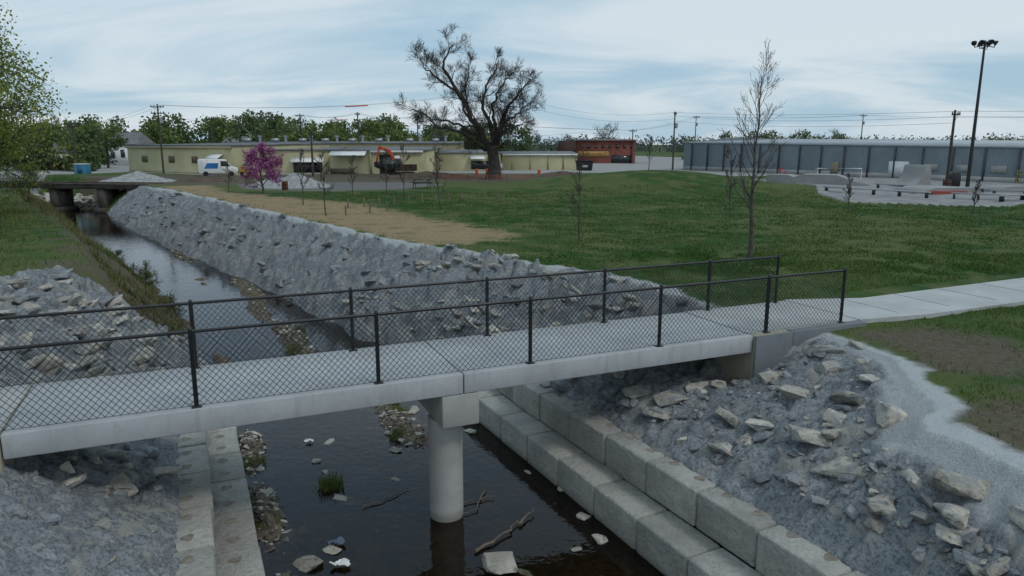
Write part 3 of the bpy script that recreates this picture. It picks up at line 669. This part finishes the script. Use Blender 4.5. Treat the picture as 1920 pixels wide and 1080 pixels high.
to=bpy.data.objects.new('sign_lettering',tcu);to.data.materials.append(RED);to.location=(3.3,-.14,1.95);to.rotation_euler=(math.pi/2,0,0);link(to,e)
mb=MB();mb.box((-1.8,2,2.2),(3.2,5,4.4));mb.obj('annex',M('brown_annex',(.06,.035,.03)),parent=e)
CLAD=clad('blue_grey_cladding',(.22,.26,.29),1.6,.75);CLADR=M('pale_metal_roof',(.36,.39,.41),(.30,.33,.35),.6,.5,.1)
a=np.array([24.6,104.8]);b=np.array([47.0,66.8]);b2=a+(b-a)*1.5
e,L=building('metal_warehouse',a,b2,22,4.0,CLAD,CLADR,z0=2.5,par=.5,h2=3.25)
DSP=M('downspout',(.09,.10,.11));LTB=M('pale_block_base',(.36,.36,.34),(.28,.28,.27),1.2)
for i in range(22):
    x=1.5+i*3.0
    part(e,'downspout',x,x+.16,.1,3.1+.7*(1-x/L)-.1,DSP,-.08,.14)
part(e,'base_wall',0,L,0,.62,LTB,-.03,.08);part(e,'white_door',31.,33.2,.3,1.9,WHITE,-.06,.1)
part(e,'side_door',24,25.,.3,1.7,M('tan_door',(.3,.26,.18)),-.06,.1)
for i in range(3): part(e,'vent_panel',34.8+i*3.2,36.2+i*3.2,1.0,1.7,LTB,-.05,.06)
mb=MB();mb.add([(-.02,0,3.9),(-.02,11,4.7),(-.02,22,4.4),(-.02,22,3.7),(-.02,0,3.7)],[[0,1,2,3,4]]);mb.obj('gable_trim',CLAD,parent=e)
def house(name,x,y,w,d,h,rh,wm,rm,rz=0,brick=False):
    e=empty(name,(x,y,2.4),rz);mb=MB();mb.box((0,0,h/2),(w,d,h));mb.obj('walls',wm,parent=e)
    mb=MB();o=.3;mb.add([(-w/2-o,-d/2-o,h),(w/2+o,-d/2-o,h),(w/2+o,d/2+o,h),(-w/2-o,d/2+o,h),(-w/2+w*.1,0,h+rh),(w/2-w*.1,0,h+rh)],[[0,1,5,4],[2,3,4,5]]);mb.add([(-w/2-o,-d/2-o,h),(-w/2-o,d/2+o,h),(-w/2+w*.1,0,h+rh),(w/2+o,-d/2-o,h),(w/2+o,d/2+o,h),(w/2-w*.1,0,h+rh)],[[0,2,1],[3,4,5]]);mb.obj('roof',rm,parent=e)
    for i in range(3): part(e,'window',-w/2+.6+i*w/3,-w/2+1.3+i*w/3,h*.4,h*.75,GLASS,-d/2-.03,.05)
SH=M('shingles',(.12,.12,.125),(.17,.17,.175),2,.9,.2)
house('white_house',-66.5,128,5.2,6,3.8,2.0,WHITE,SH);house('white_house',-76,116,8,6,2.6,1.8,WHITE,SH)
house('brick_cottage',-66,104,5.6,4,1.2,.5,M('brown_brick',(.13,.075,.055)),SH)
house('white_house',-52,140,5,6,3.6,1.6,WHITE,SH);house('brick_cottage',-88,112,9,6,2.3,1.3,WHITE,SH)
e=empty('blue_cabin',(-53.6,91,2.5));BLU=M('blue_panel',(.06,.22,.36),(.05,.18,.30),2,.6,0)
mb=MB();mb.box((0,0,.6),(1.5,1.1,1.2));mb.obj('body',BLU,parent=e,bevel=.03);mb=MB();mb.box((0,0,1.25),(1.6,1.2,.1));mb.obj('roof',WHITE,parent=e);part(e,'door',-.3,.3,.1,1.1,M('blue_door',(.04,.14,.25)),-.57,.04)

# ------------------------------------------------------------------ poles and wires
def util_pole(x,y,h,arm=2.,arms=1,az=0.1):
    z=gz(x,y)-.1;e=empty('utility_pole',(x,y,z),az)
    mb=MB();mb.tube([(0,0,0),(0,0,h*.5),(0,0,h)],[.14,.115,.085],8);mb.obj('shaft',WOOD,parent=e,smooth=True)
    mb=MB()
    for i in range(arms):
        zz=h-.35-i*.75;mb.box((0,-.14,zz),(arm,.1,.12))
        for q in(-.9,-.45,.45,.9): mb.tube([(q*arm/2,-.14,zz+.06),(q*arm/2,-.14,zz+.24)],[.05,.03],6)
        mb.tube([(-arm*.3,-.14,zz),(0,-.1,zz-.5)],.02,4);mb.tube([(arm*.3,-.14,zz),(0,-.1,zz-.5)],.02,4)
    mb.obj('crossarm',WOOD,parent=e)
    if arms>1 or h>8:
        mb=MB();mb.tube([(.28,-.05,h-2.3),(.28,-.05,h-1.6)],.18,10);mb.obj('transformer',STEEL,parent=e)
    return (x,y,z+h)
p1=util_pole(-43.5,91,8.5,1.6,2);p0=util_pole(-57.2,96,6.4,1.4);p2=util_pole(22.9,104,8.2,.4);p3=util_pole(35.3,59,6.3,.7,1)
p4=util_pole(41.6,167,10,1.6);p5=util_pole(79.3,167,10.3,1.6);p6=util_pole(-22.8,83.5,5.2,.5);p7=util_pole(22.8,139,6.5,1.5)
p8=util_pole(-48,118,8.,1.6);p9=util_pole(-43,116,8,1.6);p10=util_pole(-34.4,120,8.5,1.4);p11=util_pole(-24,115,8.6,.8);p13=util_pole(-16,125,8.5,.8)
WM=MB()
def wire(a,b,sag=.6,r=.013,m=0):
    a=np.array(a,float);b=np.array(b,float);t=np.linspace(0,1,14)[:,None];p=a+(b-a)*t;p[:,2]-=sag*4*(t*(1-t))[:,0];WM.tube(p,r,3,m)
def off(p,dx=0,dz=0,dy=0): return (p[0]+dx,p[1]+dy,p[2]+dz)
for dx in(-.7,.7): wire(off(p1,dx,-.1),(-2,110+dx,14.0),1.2);wire(off(p1,dx,-.1),off(p0,dx*.6,-.1),.6)
wire((-2,110,14),off(p2,0,-.1),1.6);wire((-2,112,13.2),off(p2,0,-1),1.6)
wire(off(p2,0,-.1),off(p3,0,-.1),.3);wire(off(p2,0,-.6),off(p3,0,-.5),.5);wire(off(p2,0,-1.3),off(p3,0,-1.),.5)
wire(off(p3,0,-.1),(60,30,8.6),.3);wire(off(p3,0,-.5),(60,30,8.),.3)
wire(off(p0,0,-.1),(-95,90,9),.6);wire(off(p1,0,-1.),off(p6,0,-.1),.6);wire(off(p6,0,-.1),(10,100,7.8),.8)
for a_,b_ in((p8,p9),(p9,p10),(p10,p11),(p11,p13),(p13,p7),(p7,p4),(p4,p5)):
    for dx in(-.5,.5): wire(off(a_,dx,-.2),off(b_,dx,-.2),.5,.018)
wire(off(p5,0,-.2),(140,150,12.5),.8,.02)
WM.obj('power_lines',WIRE)
LG=MB();LG.tube([(-22.5,100,11.15),(-19.4,100,11.3)],.09,6);LG.tube([(-24.5,98,9.3),(-21.8,98,9.35)],.06,6);LG.obj('orange_line_guards',ORANGE)
z=gz(35.5,56.6);e=empty('floodlight_pole',(35.5,56.6,z-.05));mb=MB()
mb.tube([(0,0,0),(0,0,.5),(0,0,6),(0,0,11.2)],[.15,.14,.11,.075],12);mb.tube([(0,0,0),(0,0,.08)],.26,12);mb.obj('mast',BLACK,parent=e,smooth=False)
mb=MB();mb.tube([(-.75,0,10.7),(0,0,10.85),(.75,0,10.7)],.035,6);mb.tube([(0,-.6,10.7),(0,.6,10.7)],.035,6);mb.tube([(-.45,-.3,10.6),(.45,.3,10.6)],.03,6)
hd=MB()
for x,y in((-.75,0),(.75,0),(0,-.6),(0,.6),(-.4,-.3),(.42,.3)):
    mb.tube([(x,y,10.7),(x,y,10.95)],.03,6)
    q=np.array([x,y,11.05]);dirv=np.array([np.sign(x)*.7 if x else .2,np.sign(y)*.5-.3,-.45]);dirv/=np.linalg.norm(dirv)
    hd.tube([q-dirv*.14,q-dirv*.05,q+dirv*.12,q+dirv*.16],[.07,.13,.2,.2],10)
mb.obj('brackets',BLACK,parent=e);hd.obj('lamp_heads',BLACK,parent=e)

# ------------------------------------------------------------------ vehicles and site things
def van(x,y,rz,s=.78):
    e=empty('delivery_van',(x,y,gz(x,y)),rz);e.scale=(s,s,s)
    mb=MB();prof=[(-2.7,.4),(2.6,.4),(2.75,.75),(2.65,1.15),(1.9,1.38),(1.15,2.3),(.8,2.45),(-2.6,2.5),(-2.75,2.3)]
    mb.prism(prof,1.95);mb.obj('body',WHITE,parent=e,bevel=.05)
    mb=MB()
    for sy in(-1,1):
        mb.add([(x_,sy*.982,z_) for x_,z_ in[(1.75,1.42),(1.12,2.18),(.35,2.18),(.35,1.42)]],[[0,1,2,3]])
    mb.add([(1.92,-.8,1.42),(1.92,.8,1.42),(1.22,.75,2.25),(1.22,-.75,2.25)],[[0,1,2,3]]);mb.add([(-2.765,-.7,1.4),(-2.765,.7,1.4),(-2.765,.7,2.1),(-2.765,-.7,2.1)],[[0,3,2,1]])
    mb.obj('windows',GLASS,parent=e)
    mb=MB()
    for sy in(-.93,.93):
        for xx in(-1.75,1.75): mb.tube([(xx,sy-.11,.36),(xx,sy+.11,.36)],.36,16)
    mb.obj('wheels',RUBBER,parent=e)
    mb=MB()
    for sy in(-1,1): mb.add([(-1.9,sy*.983,1.1),(-.1,sy*.983,1.1),(.1,sy*.983,1.9),(-1.5,sy*.983,1.9)],[[0,1,2,3]])
    mb.obj('blue_graphic',M('blue_graphic',(.03,.16,.42)),parent=e)
    mb=MB();mb.box((2.72,0,.55),(.12,1.8,.22));mb.box((-2.76,0,.5),(.1,1.8,.2));mb.obj('bumpers',RUBBER,parent=e)
van(-34.,84.5,.35)
e=empty('compact_loader',(-31.0,85.2,gz(-31,85.2)),.4);e.scale=(.7,.7,.7)
YM=M('yellow_machine',(.45,.32,.04));mb=MB();mb.prism([(-1.2,.4),(.6,.4),(.6,1.),(-.1,1.1),(-.2,1.5),(-1.2,1.5)],1.2);mb.obj('body',YM,parent=e,bevel=.04)
mb=MB();mb.prism([(-.5,1.1),(.45,1.1),(.4,2.),(-.5,2.)],.9);mb.obj('cab',GLASS,parent=e,bevel=.03)
mb=MB()
for sy in(-.65,.65): mb.tube([(-.9,sy,1.5),(.3,sy,1.5),(1.2,sy,.5)],.07,6)
mb.prism([(1.1,.1),(1.8,.1),(1.5,.7),(1.1,.8)],1.5);mb.obj('arms_bucket',YM,parent=e)
mb=MB()
for sy in(-.65,.65):
    for xx in(-.8,.35): mb.tube([(xx,sy-.12,.35),(xx,sy+.12,.35)],.35,12)
mb.obj('wheels',RUBBER,parent=e)
e=empty('excavator',(-12.3,82,gz(-12.3,82)),2.9);e.scale=(.72,.72,.72)
mb=MB()
for sy in(-.95,.95): mb.prism([(-1.7,.15),(-1.4,0),(1.4,0),(1.7,.15),(1.75,.5),(1.5,.72),(-1.5,.72),(-1.75,.5)],.5,off=sy)
mb.obj('tracks',RUBBER,parent=e);mb=MB();mb.prism([(-2.0,.9),(.9,.9),(.9,1.3),(-.2,1.5),(-.4,1.9),(-2.0,1.9)],2.2);mb.obj('house_body',M('dark_machine',(.06,.03,.025)),parent=e,bevel=.05)
mb=MB();mb.prism([(-.1,1.35),(1.0,1.35),(1.1,2.1),(.85,2.8),(-.1,2.8)],.95,off=.6);mb.obj('cab',GLASS,parent=e,bevel=.04)
mb=MB();mb.prism([(.6,1.4),(.8,1.2),(2.4,3.7),(3.9,4.35),(3.95,4.6),(3.7,4.7),(2.1,4.15)],.35,off=-.3);mb.prism([(3.75,4.8),(4.1,4.5),(4.6,2.2),(4.4,2.1)],.28,off=-.3);mb.obj('boom_arm',ORANGE,parent=e,bevel=.02)
mb=MB();mb.prism([(4.3,2.3),(4.75,2.2),(4.7,1.5),(4.1,1.2),(3.8,1.4),(4.0,1.9)],.8,off=-.3);mb.tube([(1.2,-.3,1.6),(2.3,-.3,3.2)],.07,6);mb.obj('bucket',RUBBER,parent=e)
def pile(cx,cy,rx,ry,h):
    g=np.linspace(-1,1,40);a,b=np.meshgrid(g,g);r=np.sqrt(a*a+b*b);x=cx+a*rx;y=cy+b*ry
    z=h*np.clip(1-r,-.1,1)*(.75+.5*fbm(x*.9,y*.9,4,44))+(fbm(x*3,y*3,3,45)-.5)*.2+2.5
    i=np.arange(1600).reshape(40,40);mb.add(np.stack([x,y,z],-1).reshape(-1,3),np.stack([i[:-1,:-1],i[:-1,1:],i[1:,1:],i[1:,:-1]],-1).reshape(-1,4))
mb=MB();pile(-18.6,62.5,3.4,2.4,1.2);pile(-21,65,2.6,2,.9);pile(-37,72,4,2.5,1.0)
mb.obj('gravel_pile',M('pale_gravel',(.34,.345,.34),(.22,.23,.23),3,.95,.8,18,.05))
mb=MB();pile(-9,78,7,2,.9);pile(6,84,5,2,.7);pile(-30,72,4,2,.6);mb.obj('soil_pile',M('brown_soil',(.11,.08,.055),(.07,.05,.04),2,.95,.8,9,.05))
def barrel(x,y,col,h=.9,r=.28,name='trash_barrel'):
    z=gz(x,y);mb=MB();mb.tube([(x,y,z),(x,y,z+h*.3),(x,y,z+h*.33),(x,y,z+h*.36),(x,y,z+h*.66),(x,y,z+h*.69),(x,y,z+h*.72),(x,y,z+h)],[r,r,r*1.06,r,r,r*1.06,r,r],14);mb.obj(name,col)
barrel(-18.3,58.5,M('barrel_brown',(.10,.04,.03)),.7,.24);barrel(34.6,57.8,M('barrel_brown2',(.10,.05,.04)),.75,.3)
for x,y in((-3,88),(-4.2,87),(3.2,86)): barrel(x,y,ORANGE,.7,.18,'traffic_barrel')
e=empty('dumpster',(10,101,2.5));mb=MB();mb.prism([(-1.,.15),(1.,.15),(1.15,1.35),(-1.15,1.35)],1.5);mb.obj('bin',M('dumpster_dark',(.02,.025,.035)),parent=e,bevel=.03);mb=MB();mb.box((0,0,1.42),(2.4,1.6,.12));mb.box((0,-.9,.3),(1.2,.1,.2));mb.obj('lid',RUBBER,parent=e)
part(e,'label_panel',-.4,.4,.5,.85,M('pale_label',(.35,.36,.37)),-.79,.03)
e=empty('storage_box',(36.4,60,gz(36.4,60)));mb=MB();mb.prism([(-.42,0),(.42,0),(.42,1.05),(.2,1.3),(-.2,1.3),(-.42,1.05)],.7);mb.obj('cover',BLACK,parent=e,bevel=.03)
e=empty('orange_safety_fence');mb=MB()
pts=[(-7,74),(-4.5,73.3),(-.5,73.5),(2,75)]
for i in range(3):
    a_=np.array(pts[i]);b_=np.array(pts[i+1])
    for t in np.linspace(0,1,5): q=a_+(b_-a_)*t;mb.tube([(q[0],q[1],2.5),(q[0],q[1],3.2)],.02,5)
    for zz in np.linspace(2.8,3.1,3): mb.tube([(a_[0],a_[1],zz),(b_[0],b_[1],zz)],.010,4)
mb.obj('mesh_band',ORANGE,parent=e)
mb=MB()
for i in range(12):
    x=-9.3+i*.75;y=41+i*.75;z=gz(x,y);mb.tube([(x,y,z-.1),(x,y,z+.5),(x,y,z+.53)],[.05,.05,.03],8)
for a_ in((-8.6,37.3),(-7.6,38.6),(-6.9,39.8)):
    z=gz(*a_);mb.tube([(a_[0],a_[1],z-.1),(a_[0],a_[1],z+.5)],.045,8)
mb.obj('bollard_row',M('pale_post',(.16,.14,.10)))
def bench(x,y,rz):
    e=empty('picnic_table',(x,y,gz(x,y)),rz);mb=MB();mb.box((0,0,.74),(1.6,.7,.05));mb.box((0,.62,.45),(1.6,.25,.05));mb.box((0,-.62,.45),(1.6,.25,.05))
    for sx in(-.6,.6): mb.tube([(sx,-.6,0),(sx,-.2,.72)],.03,5);mb.tube([(sx,.6,0),(sx,.2,.72)],.03,5);mb.box((sx,0,.42),(.05,1.3,.06))
    mb.obj('table_frame',BLACK,parent=e)
bench(-7.4,59.5,.3);bench(-2,84,.2)
e=empty('soccer_goal',(33.7,75,gz(33.7,75)),-.05);mb=MB()
mb.tube([(-2.2,0,0),(-2.2,0,1.05),(2.2,0,1.05),(2.2,0,0)],.045,8)
for sx in(-2.2,2.2): mb.tube([(sx,0,1.05),(sx,.5,1.0),(sx,1.1,0),(sx,0,.03)],.03,6)
mb.tube([(-2.2,1.1,.03),(2.2,1.1,.03)],.03,6);mb.obj('frame',WHITE,parent=e)
e=empty('skate_park');SKC=concrete_mat('skate_concrete',(.30,.305,.30),.3);SKR=M('skate_red',(.30,.07,.06),(.24,.06,.055),2)
def local(mbf,x,y,rz,mat,name):
    mb=MB();mbf(mb);mb.obj(name,mat,parent=e,loc=(x,y,2.70),rz=rz)
def qp(mb):
    arc=[(1.7*math.sin(a_),2.0*(1-math.cos(a_))) for a_ in np.linspace(0,1.45,10)]
    mb.prism(arc+[(2.2,arc[-1][1]),(2.4,0)],2.2)
local(qp,33.0,62,.35,SKC,'quarter_pipe')
local(lambda mb:mb.prism([(-3,0),(-1.2,.45),(1.2,.45),(3,0)],3.2),31,53,.1,SKC,'funbox')
local(lambda mb:mb.prism([(-1.2,0),(-1.2,.25),(1.4,.25),(1.4,0)],.8),30.5,51,.1,SKR,'grind_box')
local(lambda mb:mb.prism([(-1.2,0),(-1.2,.2),(1.4,.2),(1.4,0)],.5),33.5,56,.1,SKR,'grind_box')
local(lambda mb:mb.prism([(-2.6,0),(-.2,.8),(1.6,.8),(1.6,0)],2.4),25,66,2.6,SKC,'bank_ramp')
local(lambda mb:mb.prism([(-4,0),(-1.2,.9),(1.5,.9),(4,0)],2.6),27,64,-.5,SKC,'pyramid')
local(lambda mb:mb.prism([(-2,0),(0,.4),(2,.4),(2,0)],2.),37,55,.2,SKC,'bank_ramp')
mb=MB();md=MB()
def rail(a_,b_,n,h=.38,w=.22):
    a_=np.array(a_);b_=np.array(b_);ang=math.atan2(*(b_-a_)[::-1]);L=np.linalg.norm(b_-a_);c=(a_+b_)/2
    mb.box((c[0],c[1],2.7+h),(L,w,.09),ang)
    for t in np.linspace(.03,.97,n): q=a_+(b_-a_)*t;md.box((q[0],q[1],2.7+h/2-.03),(.12,.26,h),ang)
rail((23.2,54),(27.5,47.6),5);rail((28.5,47),(33.5,44.4),5);rail((33,50),(41,48.5),5);rail((29,58),(34,52),5);rail((30,44.5),(36,47.2),4);rail((38,53),(45,53),5)
mb.obj('grind_rails',CONC,parent=e);md.obj('rail_posts',BLACK,parent=e)
mb=MB()
for i in range(3): mb.tube([(46.5,63+i*2,2.7),(46.5,63+i*2,3.8)],.04,6)
for zz in(3.1,3.45,3.8): mb.tube([(44.5,62,zz),(46.5,63,zz),(46.5,67,zz)],.035,6)
mb.obj('yellow_handrail',M('yellow_rail',(.5,.38,.05)))
e=empty('playground_spring_rider',(26.5,72,gz(26.5,72)));mb=MB();mb.tube([(0,0,0),(0,0,1.2)],.06,6);mb.tube([(-.3,0,.9),(.3,0,1.25)],.05,6);mb.box((0,0,.45),(.9,.3,.12));mb.tube([(.4,0,0),(.4,0,.9)],.05,6);mb.obj('frame',RED,parent=e)

# old rail bridge over the creek
e=empty('old_rail_bridge');RUST=M('old_concrete_dark',(.10,.09,.078),(.06,.053,.047),1,.95,.5,8,.05)
mb=MB();an=math.atan2(-3,17);mb.box((-42,68.5,2.35),(19,2.6,.42),an);mb.box((-42.2,67.1,2.62),(19,.14,.12),an);mb.box((-42,69.6,2.62),(19,.14,.12),an)
mb.obj('deck',RUST,parent=e);mb=MB()
for x,y in((-37.6,66.9),(-42.6,67.9)): mb.box((x,y+.6,1.05),(.8,2.0,2.2),an);mb.box((x,y+.6,.15),(1.3,2.6,.5),an)
mb.box((-34.2,67.6,1.2),(1.2,3.4,2.6),an);mb.obj('piers',RUST,parent=e)
mb=MB()
for k in range(120): 
    y=random.uniform(69.5,76);x=random.uniform(float(tab(y,LWt)),float(tab(y,RWt))+2);put_rock(mb,x,y,random.uniform(.2,.6),z=.1+.1*(y-69),embed=.2)
mb.obj('rubble_weir',[ROCK])
mb=MB()
def stick(pts,r):
    p=np.array(pts,float);t=np.linspace(0,len(p)-1,12);q=np.stack([np.interp(t,np.arange(len(p)),p[:,i]) for i in range(3)],1);q[:,:2]+=RNG.normal(size=(12,2))*.02;mb.tube(q,np.linspace(r,r*.4,12),6)
stick([(-.6,10.1,.03),(-.1,10.6,.06),(.1,11.0,.05)],.028);stick([(.1,10.9,.05),(.35,11.3,.08)],.025);stick([(-1,11.6,.03),(-.3,11.9,.05)],.015);stick([(-.5,12.1,.03),(-.6,11.4,.04),(-1,11.2,.03)],.014);stick([(-2.6,11.5,.03),(-2.1,11.9,.03),(-1.9,12.2,.03)],.013)
mb.obj('driftwood',M('driftwood',(.16,.13,.10),(.09,.07,.055),8))
def litter(x,y,s,mat):
    g=np.linspace(-1,1,7);a,b=np.meshgrid(g,g);z=.03+RNG.random(a.shape)*.06;i=np.arange(49).reshape(7,7);mb=MB()
    rr=1+.25*np.sin(3*np.arctan2(b,a)+x);mb.add(np.stack([x+a*s*rr*(1-.3*abs(b))+b*.1*s,y+b*s*.6*rr*(1-.3*abs(a)),z],-1).reshape(-1,3),np.stack([i[:-1,:-1],i[:-1,1:],i[1:,1:],i[1:,:-1]],-1).reshape(-1,4));mb.obj('plastic_litter',mat,smooth=True)
litter(-2.55,9.75,.15,WHITE);litter(-2.75,10.35,.14,M('blue_litter',(.12,.17,.24)));litter(-4.3,14.3,.09,WHITE)
for x,y,h in((-3.35,12.3,.28),(-6.6,21,.3),(-2.4,14.6,.25),(-7.2,23.5,.3),(-2.7,16,.22),(-3.0,16.6,.2),(-6.9,22.2,.25),(-4.1,10.9,.18),(-5.1,13.2,.18)):
    n_=200;th=RNG.uniform(0,6.28,n_);r=RNG.random(n_)*.26;bx=x+r*np.cos(th);by=y+r*np.sin(th);hh=RNG.uniform(.4,1,n_)*h
    V=np.stack([np.stack([bx-.007,by,0*bx],1),np.stack([bx+.007,by+.004,0*bx],1),np.stack([bx+RNG.normal(size=n_)*.08,by+RNG.normal(size=n_)*.08,hh],1)],1).reshape(-1,3)
    mb=MB();mb.add(V,np.arange(3*n_).reshape(-1,3));mb.obj('grass_tuft',GL2)

# ------------------------------------------------------------------ world, sun, camera
SE,SA=math.radians(52),math.radians(125)
w=bpy.data.worlds.new('World');SC.world=w;w.use_nodes=True;t=w.node_tree;t.nodes.clear()
def nn(ty,**k):
    q=t.nodes.new(ty)
    for a_,b_ in k.items():setattr(q,a_,b_)
    return q
out=nn('ShaderNodeOutputWorld');bg=nn('ShaderNodeBackground');sky=nn('ShaderNodeTexSky',sky_type='NISHITA')
sky.sun_disc=False;sky.sun_elevation=SE;sky.sun_rotation=SA;sky.air_density=1.;sky.dust_density=1.5
tc=nn('ShaderNodeTexCoord');sp=nn('ShaderNodeSeparateXYZ');t.links.new(tc.outputs['Generated'],sp.inputs[0])
def mth(op,a_,b_=None):
    q=nn('ShaderNodeMath',operation=op)
    for i,v in enumerate((a_,b_)):
        if v is None: continue
        if isinstance(v,bpy.types.NodeSocket): t.links.new(v,q.inputs[i])
        else:q.inputs[i].default_value=v
    return q.outputs[0]
zc=mth('ADD',mth('MAXIMUM',sp.outputs[2],0.),.15)
cb=nn('ShaderNodeCombineXYZ');t.links.new(mth('DIVIDE',sp.outputs[0],zc),cb.inputs[0]);t.links.new(mth('MULTIPLY',mth('DIVIDE',sp.outputs[1],zc),1.6),cb.inputs[1])
rot=nn('ShaderNodeMapping');rot.inputs['Rotation'].default_value=(0,0,.25);rot.inputs['Location'].default_value=(3.1,1.7,0);t.links.new(cb.outputs[0],rot.inputs[0])
nz=nn('ShaderNodeTexNoise');nz.inputs['Scale'].default_value=.46;nz.inputs['Detail'].default_value=7;nz.inputs['Roughness'].default_value=.56;nz.inputs['Distortion'].default_value=.7;t.links.new(rot.outputs[0],nz.inputs['Vector'])
mr=nn('ShaderNodeMapRange',interpolation_type='SMOOTHSTEP');t.links.new(nz.outputs['Fac'],mr.inputs[0]);mr.inputs[1].default_value=.36;mr.inputs[2].default_value=.62;mr.inputs[3].default_value=.0;mr.inputs[4].default_value=1.
veil=nn('ShaderNodeMix',data_type='RGBA');t.links.new(mr.outputs[0],veil.inputs[0]);veil.inputs[6].default_value=(3.9,5.7,7.1,1);veil.inputs[7].default_value=(6.9,7.8,8.4,1)
mx=nn('ShaderNodeMix',data_type='RGBA');mx.inputs[0].default_value=.88;t.links.new(sky.outputs[0],mx.inputs[6]);t.links.new(veil.outputs[2],mx.inputs[7])
t.links.new(mx.outputs[2],bg.inputs[0]);bg.inputs[1].default_value=.1;t.links.new(bg.outputs[0],out.inputs[0])
L_=bpy.data.lights.new('sun','SUN');L_.energy=1.0;L_.angle=math.radians(12);L_.color=(1,.96,.9)
so=bpy.data.objects.new('sun',L_);COL.objects.link(so)
dv=Vector((math.sin(SA)*math.cos(SE),math.cos(SA)*math.cos(SE),math.sin(SE)));so.rotation_euler=dv.to_track_quat('Z','Y').to_euler()
cd=bpy.data.cameras.new('camera');cd.sensor_width=36;cd.lens=1350/1920*36;cd.clip_end=6000;cd.clip_start=.1
co=bpy.data.objects.new('camera',cd);co.location=(0,0,6.2);co.rotation_euler=(math.pi/2-math.atan(270/1350),0,0);COL.objects.link(co);SC.camera=co
SC.view_settings.view_transform='Standard';SC.view_settings.look='None';SC.view_settings.exposure=0
